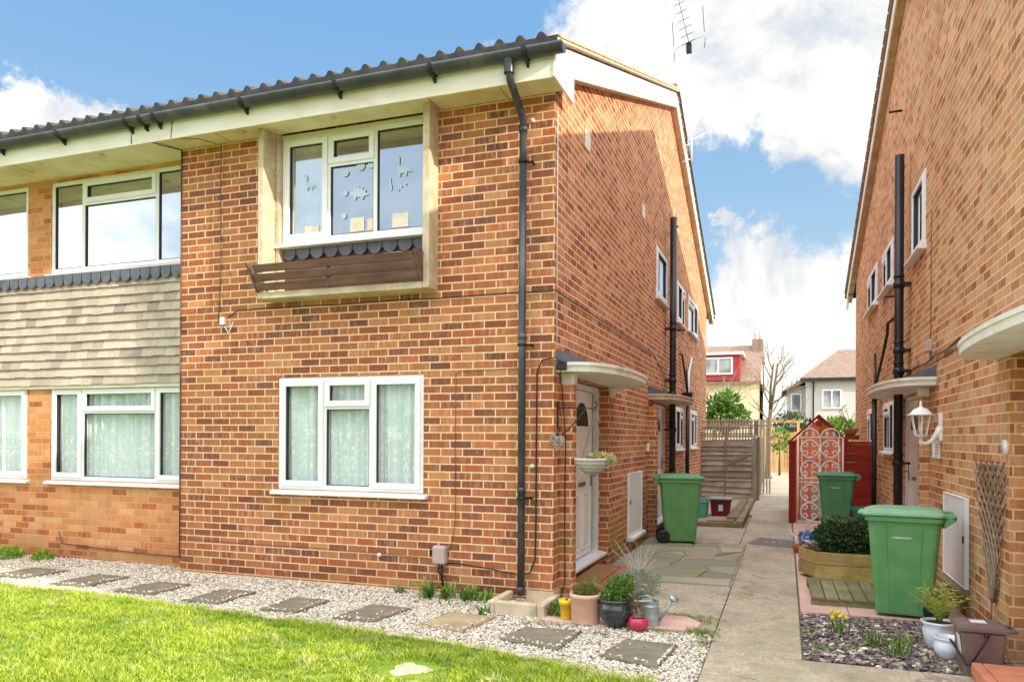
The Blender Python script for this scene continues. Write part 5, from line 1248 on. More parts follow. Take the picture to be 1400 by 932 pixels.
# right side: planter, pallet, pots
Pl=thing('planter_trough','mossy wooden planter trough with cut corners on the pink paving','planter',(2.55,2.3,.03))
zb,ztp=.075,.335
poly=[(2.12,2.42),(2.28,2.06),(3.0,2.02),(3.0,2.62),(2.30,2.66)]
mb=MB()
nn=len(poly)
for k in range(nn):
    a=Vector((*poly[k],0)); b=Vector((*poly[(k+1)%nn],0)); d=(b-a).normalized(); inn=Vector((-d.y,d.x,0))*.022
    for z0_,z1_ in ((zb-.01,zb+.125),(zb+.130,ztp)):
        mb.hexa([tuple(a+Vector((0,0,z0_))),tuple(b+Vector((0,0,z0_))),tuple(b+inn+Vector((0,0,z0_))),tuple(a+inn+Vector((0,0,z0_))),tuple(a+Vector((0,0,z1_))),tuple(b+Vector((0,0,z1_))),tuple(b+inn+Vector((0,0,z1_))),tuple(a+inn+Vector((0,0,z1_)))])
mb.build('side_board','planter_wood',Pl,.004)
mb=MB(); mb.prism([(2.16,2.42),(2.30,2.10),(2.97,2.06),(2.97,2.58),(2.31,2.62)],zb-.02,ztp-.05); mb.build('soil','soil',Pl)
mb=MB(); mb.box(2.35,2.42,2.06,2.6,.03,.055); mb.box(2.85,2.92,2.06,2.6,.03,.055); split_build(mb,'foot_block','timber',Pl,.004)
Sh=thing('shrub','dense dark green rounded shrub growing in the wooden trough','shrub',(2.66,2.36,.36))
mb=MB()
for k in range(16): mb.tube([(2.64,2.36,.34),(2.64+random.uniform(-.2,.2),2.36+random.uniform(-.15,.15),.5),(2.64+random.uniform(-.3,.3),2.36+random.uniform(-.2,.2),.68)],[.009,.006,.003],4)
mb.build('stems','twig',Sh)
mb=MB(); leaves(mb,(2.62,2.34,.46),(.34,.26,.20),4600,.044,shape=.42); leaves(mb,(2.45,2.34,.50),(.16,.16,.12),900,.044,shape=.42); leaves(mb,(2.72,2.3,.58),(.18,.16,.10),700,.044,shape=.42); leaves(mb,(2.90,2.38,.44),(.17,.2,.13),1600,.04,shape=.4); leaves(mb,(2.58,2.40,.47),(.22,.2,.17),1000,.03,shape=.5); mb.build('foliage','leaf_dark',Sh)
mb=MB()
for k in range(10): a=random.uniform(2.18,2.32); mb.tube([(a,2.35,.36),(a+random.uniform(-.08,.1),2.3,.43),(a+random.uniform(-.1,.15),2.25,.40)],.003,4)
o=mb.build('dry_twigs','straw',Sh)
Pt=thing('slatted_step','weathered slatted wooden pallet step in front of the trough','wooden step',(2.45,1.3,.03))
mb=MB()
for k in range(6):
    x=2.20+k*.117; mb.hexa([(x+.01,.80,.085),(x+.118,.78,.085),(x+.110,1.70,.085),(x,1.70,.085),(x+.01,.80,.107),(x+.118,.78,.107),(x+.110,1.70,.107),(x,1.70,.107)])
mb.build('slat','pallet_wood',Pt,.003)
mb=MB(); mb.box(2.205,2.91,.805,.84,.03,.083); mb.box(2.20,2.90,1.62,1.66,.03,.083); mb.box(2.19,2.90,1.705,1.80,.03,.11); split_build(mb,'bearer','pallet_wood',Pt,.003)
for (nm,lb,c,pr,m,sr,sz) in [('plant_pot','round blue glazed pot beyond the end of the wooden trough',(2.27,4.55,.03),[(0,0),(.07,0),(.11,.05),(.13,.12),(.125,.18),(.105,.215),(.115,.23),(.10,.23),(.09,.2),(0,.19)],'blue_glaze',.09,.205),
  ('plant_pot','low terracotta red saucer pot on the path edge by the blue pot',(2.17,4.15,.03),[(0,0),(.07,0),(.10,.07),(.115,.075),(.118,.10),(.105,.10),(.1,.07),(0,.06)],'terracotta_red',.1,.08),
  ('plant_pot','black glazed pot between the blue pot and the dark shrub',(2.50,4.75,.03),vase(.1,.15,.23),'black_glaze',.13,.18)]:
    o=pot(nm,lb,'plant pot',c,pr,m,sr,sz,'small pots beyond the wooden trough')
    mb=MB()
    for k in range(12): a=random.uniform(0,6.3); mb.tube([(c[0],c[1],c[2]+sz),(c[0]+.06*math.cos(a),c[1]+.06*math.sin(a),c[2]+sz+.12),(c[0]+.16*math.cos(a),c[1]+.16*math.sin(a),c[2]+sz+.10+random.random()*.12)],.003,4)
    mb.build('dry_stems','straw',o)
# white pots front right
def fluted(r,z,a): return r*(1+.018*math.sin(a*26+z*60))
o=thing('plant_pot','white pot of small bright palm seedlings in front of the large wheelie bin','plant pot',(3.04,-.34,.01),'white pots in the slate bed')
c=(3.04,-.34,.01); mb=MB(); mb.lathe(c,[(0,0),(.07,0),(.08,.01),(.105,.09),(.11,.14),(.10,.165),(.118,.185),(.122,.2),(.10,.2),(.095,.17),(0,.17)],32,fx=fluted); mb.build('pot','white_glaze',o)
mb=MB(); mb.disc((c[0],c[1],.195),.1,bump=.01); mb.build('soil','soil',o,recalc=False)
mb=MB()
for k in range(46):
    a=random.uniform(0,2*PI); l=random.uniform(.16,.32); t=random.uniform(.1,.9); st_=[]
    for i in range(7):
        s=i/6; st_.append(Vector((c[0]+.01*math.cos(a)+math.cos(a)*l*t*s**1.3,c[1]+math.sin(a)*l*t*s**1.3,.2+l*(s-.45*t*s*s))))
    mb.tube(st_,.0016,3)
    for i in range(2,7):
        for sg in(-1,1):
            d=(st_[i]-st_[i-1]).normalized(); sd=d.cross(Vector((0,0,1))).normalized()*sg; p=st_[i]; e=p+(d*.7+sd).normalized()*.055; w=d*.006
            mb.add([p-w,p+w,e],[(0,1,2)])
mb.build('palm','leaf_palm',o)
o=thing('plant_pot','round white fluted empty pot standing closest to the brown caddy','plant pot',(3.05,-.64,.01),'white pots in the slate bed')
c=(3.05,-.64,.01); mb=MB(); mb.lathe(c,[(0,0),(.055,0),(.07,.01),(.108,.07),(.115,.11),(.10,.15),(.094,.16),(.108,.172),(.110,.185),(.095,.185),(.085,.15),(.08,.08),(0,.06)],36,fx=fluted); mb.build('pot','white_glaze',o)
o.scale=(.85,.85,.85)
# slate bed plants
def clump(name,label,cat,c,n,h,w,sp,m,group=None,r0=.03,fl=0):
    mb=MB(); blades(mb,c,n,h,w,sp,m=0,r0=r0)
    if fl:
        for k in range(fl):
            p=Vector(c)+Vector((random.gauss(0,.04),random.gauss(0,.04),h*random.uniform(.8,1.1)))
            for j in range(6):
                a=2*PI*j/6; d=Vector((math.cos(a),.3,math.sin(a)))*.02; s=Vector((-math.sin(a),0,math.cos(a)))*.008; mb.add([p,p+d*.6+s,p+d,p+d*.6-s],[(0,1,2,3)],1)
            mb.tube([p,p+Vector((-.005,-.022,0))],[.006,.010],8,m=1)
    o=mb.build(name,[m,'daffodil'],None,org=Vector(c)); return tag(o,label,cat,group)
clump('daffodil','clump of yellow miniature daffodils in the slate bed','daffodils',(2.37,-.20,.01),40,.16,.010,.5,'leaf_mid','bulb plants growing in the slate bed',fl=7)
for i,(x,y,h,n,lb) in enumerate([(2.19,-.22,.08,30,'low green tuft at the left edge of the slate bed'),(2.60,-.48,.17,40,'tall upright green bulb shoots in the middle of the slate bed'),(2.74,-.66,.19,38,'tallest green bulb shoots nearest the front of the slate bed'),(2.22,-.68,.07,30,'small sprouting tuft at the front left of the slate bed'),(2.85,-.30,.11,24,'short green shoots near the white pots'),(2.40,-.66,.06,18,'tiny green tuft at the front middle of the slate bed'),(2.93,-.78,.06,26,'low green weed in front of the round white pot'),(3.02,-.95,.05,24,'low weed at the foot of the brown caddy')]):
    clump('bulb_plant',lb,'plant',(x,y,.008),n,h,.011,.45 if h>.1 else 1.1,'leaf_mid','bulb plants growing in the slate bed',r0=.04)
# leafy clumps on front wall base
for i,(x,y,h,n,lb) in enumerate([(-1.50,-.12,.13,16,'smallest green strap leaved clump left of the utility box'),(-1.17,-.17,.22,42,'large strap leaved clump right under the utility box'),(-.98,-.17,.21,36,'strap leaved clump just right of the utility box'),(-.78,-.16,.20,34,'strap leaved clump between the utility box and the downpipe'),(-.63,-.14,.16,28,'strap leaved clump next to the drain surround'),(-.42,-.62,.12,16,'small green tuft in the gravel before the drain surround')]):
    clump('lily_plant',lb,'plant',(x,y,.02),n,h,.024,.9,'leaf_mid','leafy clumps along the foot of the front wall',r0=.03)
for i,(x,y,n,R1,lb) in enumerate([(-7.0,.06,700,(.22,.12,.09),'bright green leafy weed at the far left foot of the wall'),(-6.45,.10,350,(.12,.08,.08),'bright weed under the bent cable at the left'),(.16,-.30,260,(.10,.16,.03),'green weeds between the drain surround and the yellow pot')]):
    mb=MB(); leaves(mb,(x,y,.05),R1,n,.05,shape=.5); blades(mb,(x,y,.01),20,.10,.01,1.0,r0=R1[0]*.5); o=mb.build('weed','leaf_bright' if i<2 else 'leaf_mid',None,org=Vector((x,y,0))); tag(o,lb,'weeds','weeds along the wall')
def tuft(x,y,rx,ry_,n,lb,h=.05):
    mb=MB()
    for _ in range(n):
        blades(mb,(x+random.gauss(0,rx),y+random.gauss(0,ry_),.015),6,h*random.uniform(.4,1),.004,1.2,r0=.012)
    o=mb.build('grass_tuft','moss',None,org=Vector((x,y,0))); tag(o,lb,'grass tuft','grass tufts growing in the paving joints')
tuft(1.36,-.55,.06,.07,60,'bright grass tuft where gravel meets the path',.07); tuft(1.40,-.82,.04,.05,24,'small grass tuft on the gravel corner, nearer the camera'); tuft(1.15,-.02,.16,.03,60,'mossy grass strip behind the pink slab'); tuft(1.38,-.14,.06,.05,36,'brownish moss patch at the right end of the pink slab',.03)
tuft(1.0,-.60,.13,.03,50,'low grass in front of the pink slab'); tuft(.16,-.72,.10,.03,30,'low grass tuft beside the weathered stepping stone'); tuft(.62,-.86,.03,.03,14,'tiny grass tuft among the gravel below the black pot')
tuft(1.40,3.3,.02,.10,18,'green moss at the right edge of the crazy paving',.03)

# ---- yard, fences, gate
Tb=thing('timber_edging','rough old timber edging around the sandy yard','timber edging',(1.2,7,0))
mb=MB(); mb.box(.45,1.18,6.82,6.90,0,.10); mb.box(.0,.44,6.83,6.91,0,.09); mb.hexa([(1.19,6.80,0),(1.30,6.80,0),(1.29,11.8,0),(1.20,11.8,0),(1.19,6.80,.13),(1.30,6.80,.13),(1.29,11.8,.16),(1.20,11.8,.16)]); mb.hexa([(.98,7.6,.06),(1.18,7.6,.06),(1.18,11.6,.06),(1.02,11.6,.06),(.98,7.6,.13),(1.18,7.6,.13),(1.18,11.6,.15),(1.02,11.6,.15)]); mb.hexa([(.7,6.95,.06),(1.15,7.1,.06),(1.13,7.25,.06),(.68,7.10,.06),(.7,6.95,.11),(1.15,7.1,.12),(1.13,7.25,.12),(.68,7.10,.11)])
mb.build('timber','timber',Tb,.01)
Fc=thing('fence','weathered grey overlap fence panel with a loose diagonal board','fence',(.6,12.9,0))
yF=12.9
mb=MB()
z=.08
random.seed(5)
while z<1.45:
    h=random.uniform(.12,.17); j=random.uniform(-.022,.022)
    mb.hexa([(.0,yF-.045,z+j),(1.20,yF-.045,z-j),(1.20,yF-.03,z-j),(.0,yF-.03,z+j),(.0,yF-.0,z+h+j),(1.20,yF-.0,z+h-j),(1.20,yF+.015,z+h-j),(.0,yF+.015,z+h+j)]); z+=h-.02
mb.build('overlap_board','grey_wood',Fc,.002,seg=1)
mb=MB(); mb.box(.56,.60,yF-.075,yF-.047,.05,1.5); mb.box(-.04,.0,yF-.06,yF+.02,.0,1.56); mb.box(1.22,1.31,yF-.06,yF+.03,.0,1.56); mb.hexa([(.62,yF-.06,.86),(1.10,yF-.06,1.10),(1.10,yF-.03,1.10),(.62,yF-.03,.86),(.62,yF-.06,.93),(1.10,yF-.06,1.20),(1.10,yF-.03,1.20),(.62,yF-.03,.93)]); mb.build('post','grey_wood_v',Fc,.003)
mb=MB(); mb.box(-.05,1.30,yF-.06,yF-.0,1.57,1.62); mb.build('top_rail','grey_wood',Fc,.003)
Tr=thing('trellis','brown square trellis strip along the top of the weathered fence','trellis',(.6,12.9,1.6))
mb=MB()
for k in range(8): mb.box(-.03+k*.17,-.005+k*.17,yF-.045,yF-.03,1.62,1.98)
for z in (1.64,1.78,1.94): mb.box(-.04,1.24,yF-.0295,yF-.015,z,z+.03)
mb.box(1.25,1.35,yF-.05,yF+.1,1.6,1.98)
mb.build('lattice','grey_wood_v',Tr)
Fs=thing('fence','weathered side fence running back along the path beyond the trellis','fence',(1.32,16,0))
mb=MB()
for k in range(7): z=.05+k*.21; mb.hexa([(1.30,13.0,z),(1.34,13.0,z),(1.20,22,z),(1.16,22,z),(1.27,13.0,z+.22),(1.31,13.0,z+.22),(1.17,22,z+.22),(1.13,22,z+.22)])
for y in (13.1,15,17,19,21): mb.box(1.31-(y-13)*.015,1.38-(y-13)*.015,y,y+.07,0,1.58)
mb.build('panel','grey_wood_v',Fs)
mb=MB()
for k in range(6):
    y=15.2+k*.35; mb.box(1.33,1.45,y,y+.2,.02,.08+.07*(k%3))
o=mb.build('brick_stack','render_grey',None,.01,org=Vector((1.39,16,0))); tag(o,'small pile of pale blocks stacked beside the path against the side fence','blocks')
Pk=thing('picket_fence','pale upright picket fence rising behind the trellis','picket fence',(.7,14.2,0))
mb=MB()
for k in range(24): x=-.15+k*.075; mb.box(x,x+.045,14.2,14.22,.1,2.05)
mb.box(-.15,1.65,14.221,14.25,1.85,1.9); mb.box(-.15,1.65,14.221,14.25,.5,.56); mb.build('pickets','picket',Pk)
# far honey coloured fence / gate
Ff=thing('fence','honey coloured vertical board fence closing the far end of the path','fence',(1.7,30,0))
mb=MB()
for k in range(14): x=.9+k*.13; z1_=1.95+.12*math.sin(k*.5); mb.box(x,x+.118,30,30.025,.0,z1_)
mb.build('board','honey_wood',Ff)
mb=MB(); mb.box(.9,2.7,30.026,30.07,.5,.58); mb.box(.9,2.7,30.026,30.07,1.5,1.58); mb.build('rail','honey_wood',Ff)
Pg=thing('pergola','pale timber pergola beam above the far honey fence','pergola',(1.9,29,0))
mb=MB(); mb.box(1.1,2.7,28.8,28.9,2.25,2.36); mb.box(1.0,1.1,28.8,28.9,0,2.36); mb.box(2.45,2.55,28.8,28.9,0,2.25)
for k in range(6): mb.box(1.15+k*.28,1.2+k*.28,28.5,29.6,2.36,2.42)
mb.build('beam','honey_wood',Pg)
# white gate
gy=8.0
Gp=thing('gate_post','dark red timber gate post at the edge of the path','gate post',(2.1,8,0)); mb=MB(); mb.box(2.04,2.155,gy-.05,gy+.55,0,1.47); mb.box(2.03,2.165,gy-.06,gy+.56,1.47,1.50); mb.build('post','red_post',Gp,.006)
Gt=thing('gate','white wrought iron garden gate with scrollwork circles','gate',(2.56,8,0))
mb=MB(); x0,x1=2.185,2.935; zb,zt_=.06,1.56
for x in (x0,x1): mb.tube([(x,gy,zb),(x,gy,zt_)],.013,6)
for x in (x0+.07,x1-.07): mb.tube([(x,gy,zb),(x,gy,zt_)],.008,6)
xm=(x0+x1)/2; mb.tube([(xm,gy,zb),(xm,gy,zt_)],.009,6)
for z in (zb,.76,.83,zt_): mb.tube([(x0,gy,z),(x1,gy,z)],.012,6)
mb.build('gate_frame','white_iron',Gt)
mb=MB()
def ring(cx,cz,r,a0=0,a1=2*PI,n=24,t=.0115): mb.tube([(cx+r*math.cos(a0+(a1-a0)*i/n),gy,cz+r*math.sin(a0+(a1-a0)*i/n)) for i in range(n+1)],t,5)
def spiral(cx,cz,a0,sg,r=.06,n=12): mb.tube([(cx+r*(1-.7*i/n)*math.cos(a0+sg*4.2*i/n),gy-.004,cz+r*(1-.7*i/n)*math.sin(a0+sg*4.2*i/n)) for i in range(n+1)],.0095,4)
for cx in (x0+.205,x1-.205):
    for cz in (1.36,.99,.56,.24):
        r=.155; ring(cx,cz,r)
        for a in (PI/4,3*PI/4,5*PI/4,7*PI/4):
            spiral(cx+.095*math.cos(a),cz+.095*math.sin(a),a,1,.05); spiral(cx+.095*math.cos(a),cz+.095*math.sin(a),a,-1,.05)
    ring(cx,zt_+.0,.155,0,PI)
    for sg in(-1,1): spiral(cx+sg*.07,zt_+.06,PI/2,sg,.045); spiral(cx+sg*.07,zt_+.06,-PI/2,-sg,.04)
mb.build('scrollwork','white_iron',Gt)
# red fence with side post and bowl
Rf=thing('fence','dark red painted solid timber fence between gate and right house','fence',(3.25,8,0))
mb=MB()
for k in range(9): z=.02+k*.158; mb.box(2.97,3.44,gy+.0,gy+.02,z,z+.1565)
mb.build('board','red_wood',Rf,.003)
mb=MB(); mb.box(2.96,3.44,gy-.012,gy+.032,1.445,1.49); mb.box(3.40,3.447,gy-.03,gy-.001,.0,1.6); mb.box(2.955,2.969,gy-.03,gy+.05,0,1.56); mb.build('cap_rail','red_wood',Rf,.003)
mb=MB(); mb.box(2.97,3.2,gy-.02,gy+.16,1.53,1.60); o=mb.build('fence_shelf','red_wood',Rf)
o=pot('plant_pot','terracotta bowl of budding twigs standing on top of the red fence','plant pot',(3.06,8.06,1.60),[(0,0),(.06,0),(.13,.09),(.14,.12),(.12,.12),(.11,.09),(0,.08)],'terracotta_red',.12,.10,group=None)
mb=MB()
for k in range(12):
    a=random.uniform(0,6.3); q=(3.06+.18*math.cos(a),8.06+.15*math.sin(a),1.85+random.random()*.25); mb.tube([(3.06,8.06,1.7),((3.06+q[0])/2+.02,(8.06+q[1])/2,1.82),q],.004,4); leaves(mb,q,(.05,.05,.05),14,.04,m=1)
mb.build('plant',['twig','leaf_yellow'],o)
# small red shed behind gate
Sd=thing('shed','small orange-red timber shed with pitched front behind the white gate','shed',(2.6,9.2,0))
sx0,sx1,sy=2.10,3.06,9.1; mb=MB()
for k in range(8):
    xa=sx0+(sx1-sx0)*k/8; xb=sx0+(sx1-sx0)*(k+1)/8-.006; f=lambda x:1.47+.46*(1-abs(x-(sx0+sx1)/2)/((sx1-sx0)/2))
    mb.hexa([(xa,sy,.0),(xb,sy,.0),(xb,sy+.02,.0),(xa,sy+.02,.0),(xa,sy,f(xa)),(xb,sy,f(xb)),(xb,sy+.02,f(xb)),(xa,sy+.02,f(xa))])
mb.box(sx0,sx0+.02,sy+.021,sy+1.2,0,1.42); mb.box(sx1-.02,sx1,sy+.021,sy+1.2,0,1.42)
mb.build('wall','orange_wood',Sd)
mb=MB(); xm_=(sx0+sx1)/2
for sg,xe in ((1,sx0-.08),(-1,sx1+.08)): mb.hexa([(xe,sy-.06,1.42),(xm_,sy-.06,1.96),(xm_,sy+1.25,1.96),(xe,sy+1.25,1.42),(xe,sy-.06,1.47),(xm_,sy-.06,2.01),(xm_,sy+1.25,2.01),(xe,sy+1.25,1.47)])
mb.box(xm_-.05,xm_+.05,sy-.075,sy-.06,1.78,1.88)
mb.build('roof','red_wood',Sd)
mb=MB(); mb.lathe((2.42,sy-.03,1.80),[(.02,0),(.025,.02),(.012,.05),(.03,.08),(.03,.10),(.008,.14),(0,.15)],10); mb.build('finial','red_post',Sd)
mb=MB(); mb.box(sx0+.35,sx1-.06,sy-.02,sy-.002,.45,.52); mb.box(sx0+.04,sx1-.04,sy-.02,sy-.002,1.1,1.15); split_build(mb,'brace','orange_wood',Sd)
mb=MB(); mb.box(sx0+.34,sx1-.1,sy-.08,sy-.021,.03,.66); o=mb.build('panel','cream_concrete',None,.005,org=Vector((2.6,9,0))); tag(o,'pale board leaning against the shed behind the gate','board')

# =========================================================== BACKGROUND
def tree_branches(mb,p,d,L_,r,depth,up=.2,spread=.6):
    if depth==0 or r<.004: return
    pts=[p];q=p.copy();dd=d.copy()
    for i in range(4):
        dd=(dd+Vector((random.gauss(0,.10),random.gauss(0,.10),random.gauss(0,.06)+up*.12))).normalized(); q=q+dd*L_/4; pts.append(q.copy())
    mb.tube(pts,[r*(1-.12*i) for i in range(5)],6 if r>.03 else 4,cap=False)
    for k in range(3 if depth>2 else 2):
        nd=(dd+Vector((random.gauss(0,spread),random.gauss(0,spread),random.gauss(0,spread*.6)+up))).normalized(); tree_branches(mb,pts[random.choice((2,3,4))],nd,L_*random.uniform(.6,.85),r*.55,depth-1,up,spread)
random.seed(21)
Bt=thing('tree','bare pollarded tree with upright limbs at the end of the path','tree',(1.5,25,0))
mb=MB(); mb.tube([(1.30,25,0),(1.34,25,1.6),(1.42,25,2.7)],[.09,.08,.07],10); mb.tube([(1.40,25,2.5),(1.54,25,3.4),(1.68,25,4.5)],[.065,.05,.035],8); mb.tube([(1.40,25,2.6),(1.42,25,3.6),(1.52,25,4.5)],[.055,.045,.03],8); mb.build('trunk','bark',Bt)
mb=MB()
for (x,z,dx,dz) in ((1.5,2.3,.9,1.2),(1.5,2.6,1.2,1.6),(1.45,2.2,-.8,.8),(1.45,2.7,-.5,1.4),(1.6,4.2,.2,.6),(1.55,3.6,.7,.9),(1.5,3.2,-.6,.9),(1.55,3.0,1.5,.9),(1.5,4.2,-.3,.7),(1.6,2.0,1.3,1.0),(1.6,3.9,.8,.9),(1.45,3.9,-.7,.9),(1.5,2.9,2.0,1.3),(1.4,2.2,-1.1,1.4),(1.5,3.4,.9,1.6)):
    tree_branches(mb,Vector((x,25,z)),Vector((dx,random.uniform(-.3,.3),dz)).normalized(),.75,.022,3,.15,.28)
mb.build('branch','bark',Bt)
Br=thing('tree','bare twiggy shrub tree behind the picket fence at the building corner','tree',(-.1,17.5,0))
mb=MB()
for k in range(8): tree_branches(mb,Vector((-.1+random.uniform(-.3,.3),17.5,1.8)),Vector((random.gauss(.2,.5),random.gauss(0,.3),1)).normalized(),1.0,.024,4,.05,.55)
mb.tube([(-.1,17.5,0),(-.1,17.5,1.9)],.06,6); mb.build('branch','twig',Br)
Ev=thing('tree','round leafy green bush rising above the picket fence','tree',(.35,16.5,0))
mb=MB(); mb.tube([(.35,16.5,0),(.35,16.5,2.2)],[.06,.04],6); mb.build('trunk','bark',Ev)
mb=MB(); leaves(mb,(.22,16.5,2.15),(.36,.5,.42),420,.19,shape=.5); leaves(mb,(.40,16.5,2.6),(.28,.4,.28),230,.18,shape=.5); leaves(mb,(.68,16.4,2.15),(.26,.4,.30),260,.17,shape=.5); leaves(mb,(.05,16.5,2.5),(.2,.4,.3),140,.17,shape=.5); mb.build('foliage','leaf_mid',Ev)
for (x,y,z,R1,n,lb,mm) in ((3.3,15,1.6,(.5,.5,.42),900,'bright green shrub beyond the red shed','leaf_bright'),(2.2,33,1.9,(.9,.6,1.0),1500,'dark evergreen hedge behind the pergola','leaf_dark'),(1.75,27,1.5,(.35,.3,.5),300,'climbing greenery on the far fence','leaf_mid')):
    T1=thing('shrub',lb,'shrub',(x,y,0)); mb=MB(); mb.tube([(x,y,0),(x,y,z)],[.06,.03],6); mb.build('stem','bark',T1)
    mb=MB(); leaves(mb,(x,y,z),R1,n,.16,shape=.5); mb.build('foliage',mm,T1)
Tw=thing('shrub','bare budding shrub beside the bright bush near the right house','shrub',(4.0,15,0)); mb=MB()
for k in range(7): tree_branches(mb,Vector((3.75,15,1.3)),Vector((random.gauss(0,.4),random.gauss(0,.3),1)).normalized(),.5,.012,3,.1,.5)
mb.tube([(3.75,15,0),(3.75,15,1.4)],.03,6); mb.build('branch','twig',Tw)
Hg=thing('hedge','tall uneven green hedge reflected faintly in the lower window panes','hedge',(-4,-19,0))
mb=MB()
for k in range(26):
    x=-30+k*2.0; h=2.2+1.6*abs(mnoise.noise((k*.9,0,3))) + (1.6 if k%5==2 else 0); leaves(mb,(x,-19+random.uniform(-.6,.6),h*.55),(1.5,1.0,h*.5),230,.55,shape=.55)
mb.build('foliage','leaf_mid',Hg)
mb=MB()
for k in range(14): mb.tube([(-29+k*3.7,-19,0),(-29+k*3.7,-19,2.0)],[.09,.05],6)
mb.build('stems','bark',Hg)
# far houses
def fwin(parent,x0,x1,y,z0,z1,n=2):
    mb=MB(lambda u,d,z:(u,y-d,z)); rim(mb,x0,x1,z0,z1,.08,.0,.06); 
    for k in range(1,n): x=x0+(x1-x0)*k/n; mb.box(x-.035,x+.035,.0,.06,z0+.08,z1-.08)
    w=mb.build('window','upvc',parent); g=MB(lambda u,d,z:(u,y-d,z)); g.quad((x0+.08,.02,z0+.08),(x1-.08,.02,z0+.08),(x1-.08,.02,z1-.08),(x0+.08,.02,z1-.08)); g.build('pane','far_pane',w)
Ha=thing('house','cream rendered house with a red tile-hung roof dormer','house',(-1.5,42,0))
mb=MB(); mb.box(-9,-.25,40,47,0,4.9); mb.add([(.55,40.0,0),(.55,47,0),(.55,47,4.9),(.55,43.5,7.2),(.55,40,4.9)],[(0,1,2,3,4)]); mb.box(-.24,.55,40.02,47,0,4.9); mb.build('wall','render_cream',Ha)
mb=MB(); mb.hexa([(-9,39.7,4.75),(.62,39.7,4.75),(.62,43.5,7.25),(-9,43.5,7.25),(-9,39.7,4.9),(.62,39.7,4.9),(.62,43.5,7.4),(-9,43.5,7.4)]); mb.hexa([(-9,43.5,7.25),(.62,43.5,7.25),(.62,47.3,4.75),(-9,47.3,4.75),(-9,43.5,7.4),(.62,43.5,7.4),(.62,47.3,4.9),(-9,47.3,4.9)]); mb.build('roof','roof_brown',Ha)
mb=MB(); mb.box(-3.9,-.55,39.66,43.4,4.95,6.45); mb.build('dormer','dormer_red',Ha); mb=MB(); mb.box(-4.0,-.35,39.5,43.5,6.46,6.6); mb.build('dormer_roof','upvc',Ha)
fwin(Ha,-2.6,-.95,39.65,5.3,6.3,2); fwin(Ha,-1.55,-.75,39.98,2.7,4.2,1)
mb=MB(); mb.box(.0,.62,42.8,43.9,6.4,7.7); ch=mb.build('chimney','roof_brown',Ha); mb=MB(); mb.lathe((.2,43.3,7.7),[(.12,0),(.10,.35),(.12,.4),(0,.4)],10); mb.lathe((.5,43.5,7.7),[(.1,0),(.09,.3),(0,.3)],10); split_build(mb,'chimney_pot','terracotta',ch)
Hb=thing('house','pebbledashed grey house with hipped brown roof beyond the shed','house',(4.5,42,0))
mb=MB(); mb.box(3.05,9,40,48,0,5.0); mb.box(2.05,3.04,41,47,0,4.65); mb.build('wall','render_grey',Hb)
mb=MB(); mb.add([(2.75,39.6,5.0),(9.3,39.6,5.0),(9.3,48.4,5.0),(2.75,48.4,5.0),(5.0,43.5,6.95),(8.5,43.5,6.95)],[(0,1,5,4),(1,2,5),(2,3,4,5),(3,0,4),(0,3,2,1)]); mb.add([(1.75,40.6,4.3),(3.2,40.6,4.9),(3.2,47.3,4.9),(1.75,47.3,4.3),(3.3,41,5.35),(3.3,47,5.35)],[(0,1,4),(0,4,5,3),(0,3,2,1),(2,5,3)]); mb.build('roof','roof_brown',Hb)
mb=MB(); mb.box(2.78,9.2,39.62,39.75,4.80,4.99); mb.build('gutter','dark_iron',Hb)
fwin(Hb,3.9,4.95,39.98,3.25,4.35,2); fwin(Hb,2.25,2.85,40.98,3.15,4.2,1); fwin(Hb,6.2,7.4,39.98,3.25,4.35,2)
mb=MB(); mb.box(3.42,3.50,39.9,39.98,0,4.8); mb.build('downpipe','dark_iron',Hb)
mb=MB(); mb.box(1.9,3.0,38.6,40.9,0,2.2); mb.build('lean_to','dark_iron',Hb)

# =========================================================== WORLD
w=bpy.data.worlds.new('World'); sc.world=w; w.use_nodes=True
t=NT.__new__(NT); t.t=w.node_tree; t.n=t.t.nodes; t.l=t.t.links; t.n.clear()
out=t.n.new('ShaderNodeOutputWorld'); bg=t.n.new('ShaderNodeBackground'); t.l.new(bg.outputs[0],out.inputs[0])
sky=t.n.new('ShaderNodeTexSky'); sky.sky_type='NISHITA'; sky.sun_disc=False
sky.sun_elevation=math.asin(SUN.z); sky.sun_rotation=math.atan2(SUN.x,SUN.y); sky.air_density=1.0; sky.dust_density=.6
tc=t.n.new('ShaderNodeTexCoord'); d=tc.outputs['Generated']
s=sepxyz(t,d)
PSI=math.atan(374/1040)
def pdir(u,v):
    x=(u-700)/1040; z=-(v-598)/1040; a=(-math.sin(PSI)+x*math.cos(PSI),math.cos(PSI)+x*math.sin(PSI),z); return Vector(a).normalized()
# project the view direction on a cloud layer so the clouds flatten toward the horizon
hz=t.M('ADD',t.M('MAXIMUM',s[2],0.0),.22)
pv=comb(t,t.M('DIVIDE',s[0],hz),t.M('DIVIDE',s[1],hz),0.0)
n1=t.noise(d,6.5,10,.62,.35); n2=t.noise(pv,1.2,6,.55)
nd=t.new('ShaderNodeVectorMath',operation='ADD'); 
nv=t.new('ShaderNodeTexNoise'); t.l.new(d,nv.inputs['Vector']); nv.inputs['Scale'].default_value=6; nv.inputs['Detail'].default_value=10; nv.inputs['Roughness'].default_value=.68
sub=t.new('ShaderNodeVectorMath',operation='SUBTRACT'); t.l.new(nv.outputs['Color'],sub.inputs[0]); sub.inputs[1].default_value=(.5,.5,.5)
scl=t.new('ShaderNodeVectorMath',operation='SCALE'); t.l.new(sub.outputs[0],scl.inputs[0]); scl.inputs['Scale'].default_value=.25
